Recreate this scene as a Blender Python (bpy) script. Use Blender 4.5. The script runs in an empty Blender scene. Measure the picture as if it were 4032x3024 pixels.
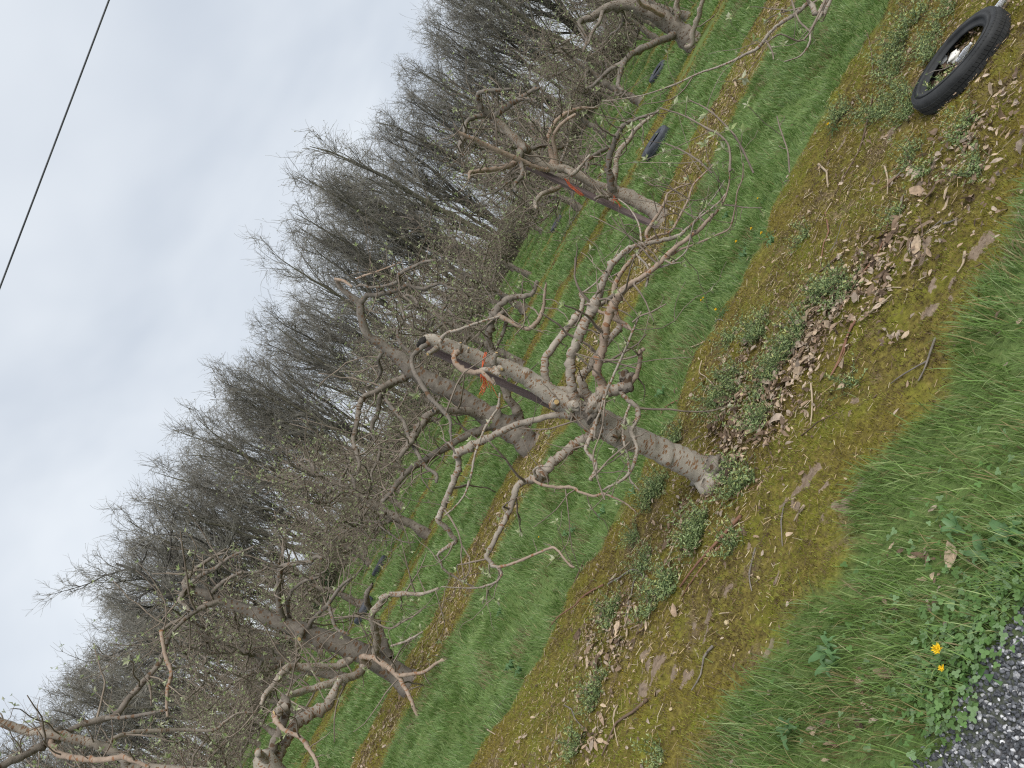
import bpy, math, random
import numpy as np
from mathutils import Vector, Matrix

# ------------------------------------------------------------------ camera, sky, sun, exposure
SC = bpy.context.scene
COL = SC.collection
CAM_H, PITCH, PHI = 1.6, math.radians(6.5), math.radians(28.8)
FN = 3027.7                                   # focal length in photograph pixels (4032 wide)
cam_d = bpy.data.cameras.new('camera')
cam_d.sensor_width = 36.0
cam_d.lens = 36.0 * FN / 4032.0
cam_d.clip_start, cam_d.clip_end = 0.05, 6000.0
cam = bpy.data.objects.new('camera', cam_d)
COL.objects.link(cam)
FWD = np.array([0, math.cos(PITCH), -math.sin(PITCH)])
RGT = np.array([1.0, 0, 0])
UPV = np.array([0, math.sin(PITCH), math.cos(PITCH)])
cx = math.sin(PHI) * RGT - math.cos(PHI) * UPV
cy = math.cos(PHI) * RGT + math.sin(PHI) * UPV
cz = -FWD
CP = np.array([0, 0, CAM_H])
cam.matrix_world = Matrix(((cx[0], cy[0], cz[0], CP[0]), (cx[1], cy[1], cz[1], CP[1]),
                           (cx[2], cy[2], cz[2], CP[2]), (0, 0, 0, 1)))
SC.camera = cam

SUN_EL, SUN_AZ = math.radians(52), math.radians(150)      # azimuth clockwise from +Y
w = bpy.data.worlds.new('World')
SC.world = w
w.use_nodes = True
nt = w.node_tree
for n in list(nt.nodes):
    nt.nodes.remove(n)
N, L = nt.nodes.new, nt.links.new
wo, bg = N('ShaderNodeOutputWorld'), N('ShaderNodeBackground')
sky = N('ShaderNodeTexSky')
sky.sky_type = 'NISHITA'
sky.sun_disc = False
sky.sun_elevation, sky.sun_rotation = SUN_EL, SUN_AZ
tc, sep = N('ShaderNodeTexCoord'), N('ShaderNodeSeparateXYZ')
L(tc.outputs['Generated'], sep.inputs[0])
zz = N('ShaderNodeMath'); zz.operation = 'MAXIMUM'; zz.inputs[1].default_value = 0.0
L(sep.outputs[2], zz.inputs[0])
za = N('ShaderNodeMath'); za.operation = 'ADD'; za.inputs[1].default_value = 0.45
L(zz.outputs[0], za.inputs[0])
dx, dy = N('ShaderNodeMath'), N('ShaderNodeMath')
dx.operation = dy.operation = 'DIVIDE'
L(sep.outputs[0], dx.inputs[0]); L(za.outputs[0], dx.inputs[1])
L(sep.outputs[1], dy.inputs[0]); L(za.outputs[0], dy.inputs[1])
cmb = N('ShaderNodeCombineXYZ')
L(dx.outputs[0], cmb.inputs[0]); L(dy.outputs[0], cmb.inputs[1])
nz = N('ShaderNodeTexNoise')
nz.inputs['Scale'].default_value = 1.9
nz.inputs['Detail'].default_value = 4
nz.inputs['Roughness'].default_value = 0.5
nz.inputs['Distortion'].default_value = 0.2
L(cmb.outputs[0], nz.inputs['Vector'])
cr = N('ShaderNodeValToRGB')
cr.color_ramp.elements[0].position, cr.color_ramp.elements[0].color = 0.30, (5.1, 5.65, 6.45, 1)
cr.color_ramp.elements[1].position, cr.color_ramp.elements[1].color = 0.74, (7.9, 8.3, 8.7, 1)
L(nz.outputs['Fac'], cr.inputs[0])
mx = N('ShaderNodeMixRGB')
mx.inputs[0].default_value = 0.93                         # thin gaps of sky between the overcast
L(sky.outputs[0], mx.inputs[1]); L(cr.outputs[0], mx.inputs[2])
L(mx.outputs[0], bg.inputs[0])
bg.inputs[1].default_value = 0.0565
L(bg.outputs[0], wo.inputs[0])

sd = bpy.data.lights.new('sun', 'SUN')
sd.energy, sd.angle, sd.color = 1.5, math.radians(50), (1.0, 0.96, 0.9)
so = bpy.data.objects.new('sun', sd)
COL.objects.link(so)
sv = Vector((math.cos(SUN_EL) * math.sin(SUN_AZ), math.cos(SUN_EL) * math.cos(SUN_AZ), math.sin(SUN_EL)))
so.rotation_euler = sv.to_track_quat('Z', 'Y').to_euler()
so.location = (0, -5, 20)

vs = SC.view_settings
vs.view_transform, vs.look, vs.gamma, vs.exposure = 'Standard', 'None', 1.0, 1.05
vs.use_curve_mapping = False
try:
    SC.cycles.use_denoising = False; SC.cycles.filter_width = 1.2; SC.cycles.use_adaptive_sampling = False
    SC.cycles.max_bounces = 6; SC.cycles.diffuse_bounces = 3; SC.cycles.transparent_max_bounces = 8
except Exception:
    pass

# ------------------------------------------------------------------ helpers
R = np.random.default_rng(7)
ZONES = {'Z1': (1500, 1100, 1.4747), 'Z2': (2000, 1300, 2.458), 'Z3': (2100, 600, 2.458), 'Z4': (1600, 1600, 2.458),
         'Z5': (0, 2000, 1.62), 'Z6': (800, 2000, 1.62), 'Z7': (600, 1000, 1.8433), 'Z8': (1600, 0, 1.62),
         'Z9': (1800, 2200, 2.011), 'ZT': (3000, 0, 2.1434), 'ZG': (2700, 2000, 1.62), 'ZR': (3000, 800, 2.1434),
         'ZF': (0, 0, 0.54861), 'ZL': (1300, 2100, 2.38), 'ZE': (2100, 700, 3.1725), 'ZU': (2450, 100, 1.587),
         'ZV': (2700, 1200, 1.813), 'ZW': (2350, 0, 1.41), 'ZB': (3500, 0, 2.115)}

def ray(zone, x, y):
    ox, oy, s = ZONES[zone]
    px, py = ox + x / s - 2016, oy + y / s - 1512
    return FWD * FN + cx * px - cy * py

def at(zone, x, y, Y):
    d = ray(zone, x, y)
    return CP + d * (Y / d[1])

def on_ground(zone, x, y, z=0.0):
    d = ray(zone, x, y)
    return CP + d * ((z - CAM_H) / d[2])

def parse(spec):
    out, zone, toks, i = [], None, spec.split(), 0
    while i < len(toks):
        if toks[i][0] == 'Z':
            zone = toks[i]; i += 1; continue
        out.append((zone, float(toks[i]), float(toks[i + 1]), float(toks[i + 2]))); i += 3
    return out

def path(spec, Y, d0=0.0, d1=0.0):
    s = parse(spec)
    n = len(s)
    P, r = [], []
    for k, (z, x, y, wd) in enumerate(s):
        t = k / max(1, n - 1)
        yy = Y + d0 + (d1 - d0) * t
        p = at(z, x, y, yy)
        P.append(p)
        r.append(0.5 * wd / ZONES[z][2] / FN * float(np.dot(p - CP, FWD)))
    return np.array(P), np.array(r)

def hash2(ix, iy, seed):
    h = (ix.astype(np.int64) * 374761393 + iy.astype(np.int64) * 668265263 + seed * 1274126177) & 0xffffffff
    h = ((h ^ (h >> 13)) * 1274126177) & 0xffffffff
    return ((h ^ (h >> 16)) & 0xffff) / 65535.0

def vn(x, y, seed=0):
    x, y = np.asarray(x, float), np.asarray(y, float)
    ix, iy = np.floor(x), np.floor(y)
    fx, fy = x - ix, y - iy
    fx, fy = fx * fx * (3 - 2 * fx), fy * fy * (3 - 2 * fy)
    a, b = hash2(ix, iy, seed), hash2(ix + 1, iy, seed)
    c, d = hash2(ix, iy + 1, seed), hash2(ix + 1, iy + 1, seed)
    return (a * (1 - fx) + b * fx) * (1 - fy) + (c * (1 - fx) + d * fx) * fy

def sstep(a, b, x):
    t = np.clip((x - a) / (b - a), 0, 1)
    return t * t * (3 - 2 * t)

ROWS = [(3.86, 1.24), (8.65, 0.80), (13.75, 0.66), (18.85, 0.6), (24.0, 0.6), (29.2, 0.6), (34.4, 0.6)]
RA, RB = on_ground('ZG', 2158, 840), on_ground('ZG', 1610, 1659)      # edge of the gravel drive
rn = np.array([-(RB - RA)[1], (RB - RA)[0]]); rn /= np.linalg.norm(rn)
if rn[1] > 0: rn = -rn                                           # points towards the drive

def road_d(x, y):
    return (x - RA[0]) * rn[0] + (y - RA[1]) * rn[1] + 0.07 * (vn(x * 4, y * 4, 91) - 0.5) + 0.03 * (vn(x * 15, y * 15, 92) - .5)

def moss_mask(x, y):
    x, y = np.asarray(x, float), np.asarray(y, float)
    wob = 0.30 * (vn(x * 0.7, y * 0.2, 3) - 0.5) + 0.22 * (vn(x * 3, y * 2.0, 4) - 0.5) + 0.12 * (vn(x * 9, y * 9, 5) - .5)
    m = np.zeros(np.broadcast(x, y).shape)
    for yk, hw in ROWS:
        b = 1 - sstep(hw - 0.06, hw + 0.06, np.abs(y - yk + wob * (1 if yk < 11 else 2.2)))
        if yk > 11: b = b * sstep(.22, .5, .6 * vn(x * 1.1, y * 2.0, 6) + .4 * vn(x * 4, y * 5, 7))
        m = np.maximum(m, b)
    return m

def ground_z(x, y):
    x, y = np.asarray(x, float), np.asarray(y, float)
    m = moss_mask(x, y)
    far = 1 - sstep(20, 40, np.abs(y)) * 0.6
    z = 0.05 * (vn(x * 0.35, y * 0.35, 11) - 0.5) + 0.03 * (vn(x * 1.3, y * 1.3, 12) - 0.5)
    near = (np.abs(x) < 6) & (y < 12)
    z = z + m * (0.02 + near * (0.034 * (vn(x * 6, y * 6, 13) - .5) + 0.026 * (vn(x * 15, y * 15, 14) - .5) + 0.014 * (vn(x * 34, y * 34, 15) - .5)))
    z = z + (1 - m) * 0.03 * (vn(x * 2.6, y * 2.6, 16) - .5)
    rd = sstep(-0.02, 0.10, road_d(x, y))
    return z * far * (1 - rd) + rd * -0.012

def gz(x, y):
    return float(ground_z(np.array([x]), np.array([y]))[0])

def mesh_np(name, V, quads=None, tris=None, bk=None, col=None, smooth=True, mat_idx=None):
    me = bpy.data.meshes.new(name)
    V = np.asarray(V, np.float32)
    q = np.zeros((0, 4), np.int32) if quads is None or len(quads) == 0 else np.asarray(quads, np.int32)
    t = np.zeros((0, 3), np.int32) if tris is None or len(tris) == 0 else np.asarray(tris, np.int32)
    me.vertices.add(len(V))
    me.vertices.foreach_set('co', V.ravel())
    loops = np.concatenate([q.ravel(), t.ravel()])
    me.loops.add(len(loops))
    me.loops.foreach_set('vertex_index', loops)
    st = np.concatenate([np.arange(len(q)) * 4, len(q) * 4 + np.arange(len(t)) * 3]).astype(np.int32)
    me.polygons.add(len(st))
    me.polygons.foreach_set('loop_start', st)
    me.polygons.foreach_set('use_smooth', np.full(len(st), smooth))
    if mat_idx is not None:
        me.polygons.foreach_set('material_index', np.asarray(mat_idx, np.int32))
    if bk is not None:
        a = me.attributes.new('bk', 'FLOAT_VECTOR', 'POINT')
        a.data.foreach_set('vector', np.asarray(bk, np.float32).ravel())
    if col is not None:
        c = np.ones((len(V), 4), np.float32); c[:, :3] = col
        a = me.attributes.new('tint', 'FLOAT_COLOR', 'POINT')
        a.data.foreach_set('color', c.ravel())
    me.update(calc_edges=True)
    return me

class MB:
    def __init__(s):
        s.V, s.Q, s.T, s.B, s.C, s.n = [], [], [], [], [], 0
    def add(s, V, Q=None, T=None, bk=None, col=None):
        V = np.asarray(V, float)
        s.V.append(V)
        if Q is not None and len(Q): s.Q.append(np.asarray(Q) + s.n)
        if T is not None and len(T): s.T.append(np.asarray(T) + s.n)
        s.B.append(V if bk is None else bk)
        c = np.zeros((len(V), 3)); c[:] = (0.5, 0.5, 0.5) if col is None else col
        s.C.append(c)
        s.n += len(V)
    def mesh(s, name, smooth=True):
        if not s.V:
            s.add(np.zeros((3, 3)), None, [[0, 1, 2]])
        return mesh_np(name, np.concatenate(s.V), np.concatenate(s.Q) if s.Q else None, np.concatenate(s.T) if s.T else None,
                       np.concatenate(s.B), np.concatenate(s.C), smooth)

def catmull(P, r, sub):
    P = np.asarray(P, float); r = np.asarray(r, float)
    n = len(P)
    if n < 3 or sub < 2:
        return P, r
    A = np.vstack([2 * P[0] - P[1], P, 2 * P[-1] - P[-2]])
    ra = np.concatenate([[r[0]], r, [r[-1]]])
    out, ro = [], []
    t = np.arange(sub) / sub
    for i in range(n - 1):
        a, b, c, d = A[i:i + 4]
        tt = t[:, None]
        out.append(0.5 * (2 * b + (c - a) * tt + (2 * a - 5 * b + 4 * c - d) * tt ** 2 + (3 * b - a - 3 * c + d) * tt ** 3))
        ro.append(ra[i + 1] * (1 - t) + ra[i + 2] * t)
    return np.vstack(out + [P[-1:]]), np.concatenate(ro + [r[-1:]])

def frames(P):
    T = np.gradient(P, axis=0)
    T /= np.linalg.norm(T, axis=1)[:, None] + 1e-9
    u = np.cross(T[0], (0.31, 0.2, 0.93)); u /= np.linalg.norm(u) + 1e-9
    U = [u]
    for i in range(1, len(P)):
        u = U[-1] - T[i] * np.dot(U[-1], T[i])
        u /= np.linalg.norm(u) + 1e-9
        U.append(u)
    U = np.array(U)
    return T, U, np.cross(T, U)

def tube(mb, P, r, sides=6, sub=1, rough=0.0, col=None, cap0=False):
    P, r = catmull(P, r, sub)
    n = len(P)
    if rough:
        P = P.copy(); P[1:-1] += R.normal(0, 1, (n - 2, 3)) * (r[1:-1, None] * rough * 1.3)
        r = r * (1 + (R.uniform(0, 1, n) < .12) * R.uniform(.05, .15, n) * min(1.0, rough / .07))
    T, U, W = frames(P)
    a = np.arange(sides) * 2 * math.pi / sides
    ca, sa = np.cos(a), np.sin(a)
    rr = r[:, None] * np.ones((1, sides))
    if rough:
        rr = rr * (1 + rough * R.normal(size=(n, 1)) * 0.5 + rough * R.normal(size=(n, sides)) * 0.7)
        for q in np.nonzero(R.uniform(0, 1, n) < .22 * min(1.0, rough / .07))[0]:
            j0 = R.integers(0, sides); am = R.uniform(.25, .75)
            rr[q, j0] *= 1 + am; rr[q, (j0 + 1) % sides] *= 1 + am * .5; rr[q, j0 - 1] *= 1 + am * .5
    V = P[:, None, :] + (U[:, None, :] * ca[None, :, None] + W[:, None, :] * sa[None, :, None]) * rr[:, :, None]
    s = np.concatenate([[0], np.cumsum(np.linalg.norm(np.diff(P, axis=0), axis=1))]) + R.uniform(0, 50)
    R0 = float(np.mean(r))
    B = np.stack([np.tile(ca * R0, (n, 1)), np.tile(sa * R0, (n, 1)), np.repeat(s[:, None], sides, 1)], 2)
    i = np.arange(n - 1)[:, None] * sides
    j = np.arange(sides)[None, :]
    k = (j + 1) % sides
    Q = np.stack([i + j, i + k, i + sides + k, i + sides + j], 2).reshape(-1, 4)
    V = V.reshape(-1, 3); B = B.reshape(-1, 3)
    tip = P[-1] + T[-1] * r[-1] * 0.6
    V = np.vstack([V, tip[None]]); B = np.vstack([B, [[0, 0, s[-1]]]])
    jj = np.arange(sides)
    Tt = np.stack([(n - 1) * sides + jj, (n - 1) * sides + (jj + 1) % sides, np.full(sides, n * sides)], 1)
    if cap0:
        V = np.vstack([V, P[:1] - T[0] * r[0] * 0.6]); B = np.vstack([B, [[0, 0, s[0]]]])
        Tt = np.vstack([Tt, np.stack([(jj + 1) % sides, jj, np.full(sides, n * sides + 1)], 1)])
    mb.add(V, Q, Tt, B, col)

def lump(mb, c, r, squash=(1, 1, 1), rough=0.2, nu=12, nv=8, col=None, k=2.2):
    th = np.linspace(0, math.pi, nv + 1)[1:-1]
    ph = np.arange(nu) * 2 * math.pi / nu
    D = np.array([[math.sin(t) * math.cos(p), math.sin(t) * math.sin(p), math.cos(t)] for t in th for p in ph])
    D = np.vstack([D, [[0, 0, 1], [0, 0, -1]]])
    s1, s2 = R.integers(0, 9999), R.integers(0, 9999)
    rr = 1 + rough * 2 * (vn(D[:, 0] * k + 7, D[:, 1] * k + D[:, 2] * k * 1.7, int(s1)) - .5) + rough * (vn(D[:, 0] * 2 * k, D[:, 2] * 2 * k + D[:, 1] * 3, int(s2)) - .5)
    V = np.asarray(c) + D * rr[:, None] * r * np.array(squash)
    m = len(th)
    Q = [[a * nu + b, a * nu + (b + 1) % nu, (a + 1) * nu + (b + 1) % nu, (a + 1) * nu + b] for a in range(m - 1) for b in range(nu)]
    T = [[m * nu, b, (b + 1) % nu][::-1] for b in range(nu)] + [[m * nu + 1, (m - 1) * nu + (b + 1) % nu, (m - 1) * nu + b][::-1] for b in range(nu)]
    Q = [q[::-1] for q in Q]
    mb.add(V, np.array(Q), np.array(T), V - np.asarray(c), col)

def link(name, me, mat, parent=None, loc=(0, 0, 0)):
    o = bpy.data.objects.new(name, me)
    COL.objects.link(o)
    if mat is not None and len(me.materials) == 0:
        me.materials.append(mat)
    o.location = loc
    o.parent = parent
    return o

def tag(o, label=None, cat=None, group=None, kind=None):
    if label: o['label'] = label
    if cat: o['category'] = cat
    if group: o['group'] = group
    if kind: o['kind'] = kind
    return o

def empty(name, loc, label, cat, group=None):
    o = bpy.data.objects.new(name, None)
    COL.objects.link(o)
    o.location = loc
    o.empty_display_size = 0.1
    return tag(o, label, cat, group)

def copy_tree(o, parent=None):
    c = o.copy()
    COL.objects.link(c)
    c.parent = parent
    for ch in o.children:
        copy_tree(ch, c)
    return c

# ------------------------------------------------------------------ materials
def new_mat(name):
    m = bpy.data.materials.new(name)
    m.use_nodes = True
    t = m.node_tree
    return m, t, t.nodes['Principled BSDF'], t.nodes.new, t.links.new

def ramp(N, stops):
    r = N('ShaderNodeValToRGB')
    e = r.color_ramp.elements
    while len(e) < len(stops): e.new(0.5)
    for k, (p, c) in enumerate(stops):
        e[k].position = p; e[k].color = (*c, 1)
    return r

def noise(N, L, vec, scale, detail=4, rough=0.6, dist=0.0):
    n = N('ShaderNodeTexNoise')
    n.inputs['Scale'].default_value = scale; n.inputs['Detail'].default_value = detail
    n.inputs['Roughness'].default_value = rough; n.inputs['Distortion'].default_value = dist
    if vec is not None: L(vec, n.inputs['Vector'])
    return n

def bark(name, c0, c1, patch, amount=0.5, pscale=26.0, stretch=0.45, rough_c=(0.07, 0.06, 0.05), crack=0.5, bump=0.5):
    """smooth apple bark: two greys, flecks of brown, a little dark lichen and cracks, in straightened limb coordinates"""
    m, t, b, N, L = new_mat(name)
    at_ = N('ShaderNodeAttribute'); at_.attribute_name = 'bk'
    v = at_.outputs['Vector']
    n1 = noise(N, L, v, 9, 5, 0.65)
    r1 = ramp(N, [(0.3, c0), (0.7, c1)]); L(n1.outputs['Fac'], r1.inputs[0])
    mp = N('ShaderNodeMapping'); mp.inputs['Scale'].default_value = (stretch, stretch, 1.0); L(v, mp.inputs[0])
    wn = noise(N, L, mp.outputs[0], 30, 3, 0.6)
    wa = N('ShaderNodeMixRGB'); wa.blend_type = 'ADD'; wa.inputs[0].default_value = 0.035
    L(mp.outputs[0], wa.inputs[1]); L(wn.outputs['Color'], wa.inputs[2])
    vo = N('ShaderNodeTexVoronoi'); vo.inputs['Scale'].default_value = pscale; vo.inputs['Randomness'].default_value = 1.0
    L(wa.outputs[0], vo.inputs['Vector'])
    n2 = noise(N, L, v, 14, 3)
    th = N('ShaderNodeMath'); th.operation = 'MULTIPLY_ADD'; th.inputs[1].default_value = 0.85; th.inputs[2].default_value = amount - 0.62
    L(n2.outputs['Fac'], th.inputs[0])
    ms = N('ShaderNodeMath'); ms.operation = 'SUBTRACT'; L(th.outputs[0], ms.inputs[0]); L(vo.outputs['Distance'], ms.inputs[1])
    mr = N('ShaderNodeMapRange'); mr.inputs['From Min'].default_value = -0.03; mr.inputs['From Max'].default_value = 0.04
    L(ms.outputs[0], mr.inputs['Value'])
    mxp = N('ShaderNodeMixRGB'); L(mr.outputs[0], mxp.inputs[0]); L(r1.outputs[0], mxp.inputs[1]); mxp.inputs[2].default_value = (*patch, 1)
    n3 = noise(N, L, v, 38, 5, 0.7, 0.6)
    r3 = ramp(N, [(0.56, (0, 0, 0)), (0.70, (1, 1, 1))]); L(n3.outputs['Fac'], r3.inputs[0])
    k3 = N('ShaderNodeMath'); k3.operation = 'MULTIPLY'; k3.inputs[1].default_value = crack; L(r3.outputs[0], k3.inputs[0])
    mx3 = N('ShaderNodeMixRGB'); L(k3.outputs[0], mx3.inputs[0]); L(mxp.outputs[0], mx3.inputs[1]); mx3.inputs[2].default_value = (*rough_c, 1)
    L(mx3.outputs[0], b.inputs['Base Color'])
    b.inputs['Roughness'].default_value = 0.85
    b.inputs['Specular IOR Level'].default_value = 0.25
    n4 = noise(N, L, v, 90, 5, 0.7)
    sm = N('ShaderNodeMath'); sm.operation = 'MULTIPLY_ADD'; sm.inputs[1].default_value = -0.5
    L(mr.outputs[0], sm.inputs[0]); L(n4.outputs['Fac'], sm.inputs[2])
    bp = N('ShaderNodeBump'); bp.inputs['Strength'].default_value = bump; bp.inputs['Distance'].default_value = 0.006
    L(sm.outputs[0], bp.inputs['Height']); L(bp.outputs[0], b.inputs['Normal'])
    return m

def tinted(name, trans=0.0, rough=0.7, spec=0.25, nscale=0.0):
    """colour from the per-piece tint, with an optional translucent share for leaves and blades"""
    m, t, b, N, L = new_mat(name)
    a = N('ShaderNodeAttribute'); a.attribute_name = 'tint'
    c = a.outputs['Color']
    if nscale:
        g = N('ShaderNodeNewGeometry')
        n = noise(N, L, g.outputs['Position'], nscale, 4)
        r = ramp(N, [(0.3, (0.6, 0.6, 0.6)), (0.7, (1.25, 1.25, 1.25))]); L(n.outputs['Fac'], r.inputs[0])
        x = N('ShaderNodeMixRGB'); x.blend_type = 'MULTIPLY'; x.inputs[0].default_value = 1
        L(c, x.inputs[1]); L(r.outputs[0], x.inputs[2]); c = x.outputs[0]
    L(c, b.inputs['Base Color'])
    b.inputs['Roughness'].default_value = rough
    b.inputs['Specular IOR Level'].default_value = spec
    if trans:
        tr = N('ShaderNodeBsdfTranslucent'); L(c, tr.inputs[0])
        ms = N('ShaderNodeMixShader'); ms.inputs[0].default_value = trans
        L(b.outputs[0], ms.inputs[1]); L(tr.outputs[0], ms.inputs[2])
        L(ms.outputs[0], t.nodes['Material Output'].inputs[0])
    return m

def plain(name, c0, c1, scale, rough=0.7, spec=0.3, bump=0.0, bscale=60, stretch=None, dist=0.004):
    m, t, b, N, L = new_mat(name)
    g = N('ShaderNodeTexCoord')
    v = g.outputs['Object']
    if stretch:
        mp = N('ShaderNodeMapping'); mp.inputs['Scale'].default_value = stretch; L(v, mp.inputs[0]); v = mp.outputs[0]
    n = noise(N, L, v, scale, 5)
    r = ramp(N, [(0.32, c0), (0.68, c1)]); L(n.outputs['Fac'], r.inputs[0])
    L(r.outputs[0], b.inputs['Base Color'])
    b.inputs['Roughness'].default_value = rough; b.inputs['Specular IOR Level'].default_value = spec
    if bump:
        n2 = noise(N, L, v, bscale, 4)
        bp = N('ShaderNodeBump'); bp.inputs['Strength'].default_value = bump; bp.inputs['Distance'].default_value = dist
        L(n2.outputs['Fac'], bp.inputs['Height']); L(bp.outputs[0], b.inputs['Normal'])
    return m

M = {}
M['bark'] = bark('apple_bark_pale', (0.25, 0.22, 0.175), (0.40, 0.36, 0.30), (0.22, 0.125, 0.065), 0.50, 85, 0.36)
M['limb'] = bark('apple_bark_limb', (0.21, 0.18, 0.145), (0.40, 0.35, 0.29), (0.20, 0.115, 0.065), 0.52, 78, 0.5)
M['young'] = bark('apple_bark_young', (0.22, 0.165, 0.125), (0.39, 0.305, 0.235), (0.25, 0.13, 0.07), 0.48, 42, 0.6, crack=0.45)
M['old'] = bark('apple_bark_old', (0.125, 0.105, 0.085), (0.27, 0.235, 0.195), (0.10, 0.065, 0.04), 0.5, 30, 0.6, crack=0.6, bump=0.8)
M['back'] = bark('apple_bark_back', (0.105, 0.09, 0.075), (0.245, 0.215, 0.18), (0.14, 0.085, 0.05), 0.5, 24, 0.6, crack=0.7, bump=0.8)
M['twig'] = plain('twig_bark', (0.12, 0.095, 0.075), (0.28, 0.23, 0.18), 9, 0.8)
M['leaf'] = tinted('young_leaf', 0.35, 0.6)
M['blade'] = tinted('grass_blade', 0.30, 0.45, 0.45)
M['tint'] = tinted('litter_tint', 0.0, 0.85, 0.15)
M['deadleaf'] = tinted('dead_leaf', 0.12, 0.8, 0.2, 45)
M['cut'] = plain('cut_wood', (0.42, 0.28, 0.11), (0.55, 0.40, 0.19), 40, 0.8)
M['dark'] = plain('charred_cut', (0.012, 0.011, 0.010), (0.05, 0.045, 0.04), 40, 0.9, bump=0.8)
M['stake'] = plain('stake_wood', (0.12, 0.09, 0.088), (0.20, 0.155, 0.15), 5, 0.8, 0.2, 0.5, 30, (9, 9, 0.8))
M['twine'] = plain('orange_twine', (0.50, 0.085, 0.03), (0.62, 0.15, 0.06), 60, 0.7)
M['rubber'] = plain('tyre_rubber', (0.014, 0.015, 0.016), (0.042, 0.043, 0.044), 9, 0.75, 0.35, 0.3, 120)
M['rubber_old'] = plain('weathered_rubber', (0.04, 0.045, 0.055), (0.09, 0.095, 0.11), 10, 0.8, 0.3, 0.3, 100)
M['wood_bark'] = plain('forest_bark', (0.040, 0.037, 0.034), (0.095, 0.088, 0.08), 3, 0.9, 0.1)
M['wood_bark_g'] = plain('forest_bark_lichen', (0.06, 0.057, 0.040), (0.14, 0.13, 0.09), 3, 0.9, 0.1)
M['wood_branch'] = plain('forest_branch', (0.10, 0.093, 0.08), (0.19, 0.178, 0.15), 3, .9, .1)
M['wood_twig'] = plain('forest_twig', (0.16, 0.15, 0.13), (0.30, 0.285, 0.25), 2, 0.9, 0.1)
M['white'] = plain('white_plastic', (0.70, 0.69, 0.66), (0.80, 0.79, 0.76), 20, 0.5)
M['stone'] = tinted('gravel_stone', 0, 0.75, 0.3, 120)

def ground_mat():
    m, t, b, N, L = new_mat('orchard_ground')
    a = N('ShaderNodeAttribute'); a.attribute_name = 'tint'       # red: moss strip, green: bare soil, blue: drive
    sp = N('ShaderNodeSeparateColor'); L(a.outputs['Color'], sp.inputs[0])
    g = N('ShaderNodeNewGeometry'); v = g.outputs['Position']
    n1 = noise(N, L, v, 5, 6, 0.7); n2 = noise(N, L, v, 38, 5, 0.7); n3 = noise(N, L, v, 2.0, 4); n4 = noise(N, L, v, 130, 3)
    moss = ramp(N, [(0.28, (0.055, 0.040, 0.020)), (0.42, (0.105, 0.083, 0.026)), (0.58, (0.175, 0.145, 0.036)), (0.78, (0.26, 0.215, 0.07))])
    L(n2.outputs['Fac'], moss.inputs[0])
    green = ramp(N, [(0.35, (0.11, 0.11, 0.02)), (0.7, (0.21, 0.215, 0.03))]); L(n2.outputs['Fac'], green.inputs[0])
    gm = ramp(N, [(0.50, (0, 0, 0)), (0.64, (0.8, 0.8, 0.8))]); L(n1.outputs['Fac'], gm.inputs[0])
    m1 = N('ShaderNodeMixRGB'); L(gm.outputs[0], m1.inputs[0]); L(moss.outputs[0], m1.inputs[1]); L(green.outputs[0], m1.inputs[2])
    lit = ramp(N, [(0.57, (0, 0, 0)), (0.66, (0.75, 0.75, 0.75))])
    L(noise(N, L, v, 3.1, 5, 0.65).outputs['Fac'], lit.inputs[0])
    litc = ramp(N, [(0.3, (0.06, 0.04, 0.025)), (0.5, (0.16, 0.115, 0.075)), (0.7, (0.30, 0.225, 0.15))]); L(n4.outputs['Fac'], litc.inputs[0])
    m2 = N('ShaderNodeMixRGB'); L(lit.outputs[0], m2.inputs[0]); L(m1.outputs[0], m2.inputs[1]); L(litc.outputs[0], m2.inputs[2])
    soil = ramp(N, [(0.3, (0.16, 0.115, 0.08)), (0.7, (0.30, 0.235, 0.175))]); L(n2.outputs['Fac'], soil.inputs[0])
    m3 = N('ShaderNodeMixRGB'); sx = N('ShaderNodeMath'); sx.operation = 'MULTIPLY_ADD'; sx.inputs[1].default_value = 1.6; sx.inputs[2].default_value = -0.8; L(n2.outputs['Fac'], sx.inputs[0])
    sy = N('ShaderNodeMath'); sy.operation = 'ADD'; L(sp.outputs[1], sy.inputs[0]); L(sx.outputs[0], sy.inputs[1])
    sz = ramp(N, [(0.42, (0, 0, 0)), (0.58, (1, 1, 1))]); L(sy.outputs[0], sz.inputs[0]); L(sz.outputs[0], m3.inputs[0]); L(m2.outputs[0], m3.inputs[1]); L(soil.outputs[0], m3.inputs[2])
    gr = ramp(N, [(0.3, (0.09, 0.12, 0.04)), (0.55, (0.13, 0.19, 0.06)), (0.8, (0.21, 0.21, 0.09))]); L(n2.outputs['Fac'], gr.inputs[0])
    m4 = N('ShaderNodeMixRGB'); L(sp.outputs[0], m4.inputs[0]); L(gr.outputs[0], m4.inputs[1]); L(m3.outputs[0], m4.inputs[2])
    rd = ramp(N, [(0.3, (0.035, 0.035, 0.037)), (0.7, (0.12, 0.12, 0.125))]); L(n4.outputs['Fac'], rd.inputs[0])
    m5 = N('ShaderNodeMixRGB'); L(sp.outputs[2], m5.inputs[0]); L(m4.outputs[0], m5.inputs[1]); L(rd.outputs[0], m5.inputs[2])
    L(m5.outputs[0], b.inputs['Base Color'])
    b.inputs['Roughness'].default_value = 0.95; b.inputs['Specular IOR Level'].default_value = 0.1
    bp = N('ShaderNodeBump'); bp.inputs['Strength'].default_value = 0.9; bp.inputs['Distance'].default_value = 0.012
    L(n2.outputs['Fac'], bp.inputs['Height']); L(bp.outputs[0], b.inputs['Normal'])
    return m
M['ground'] = ground_mat()

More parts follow.
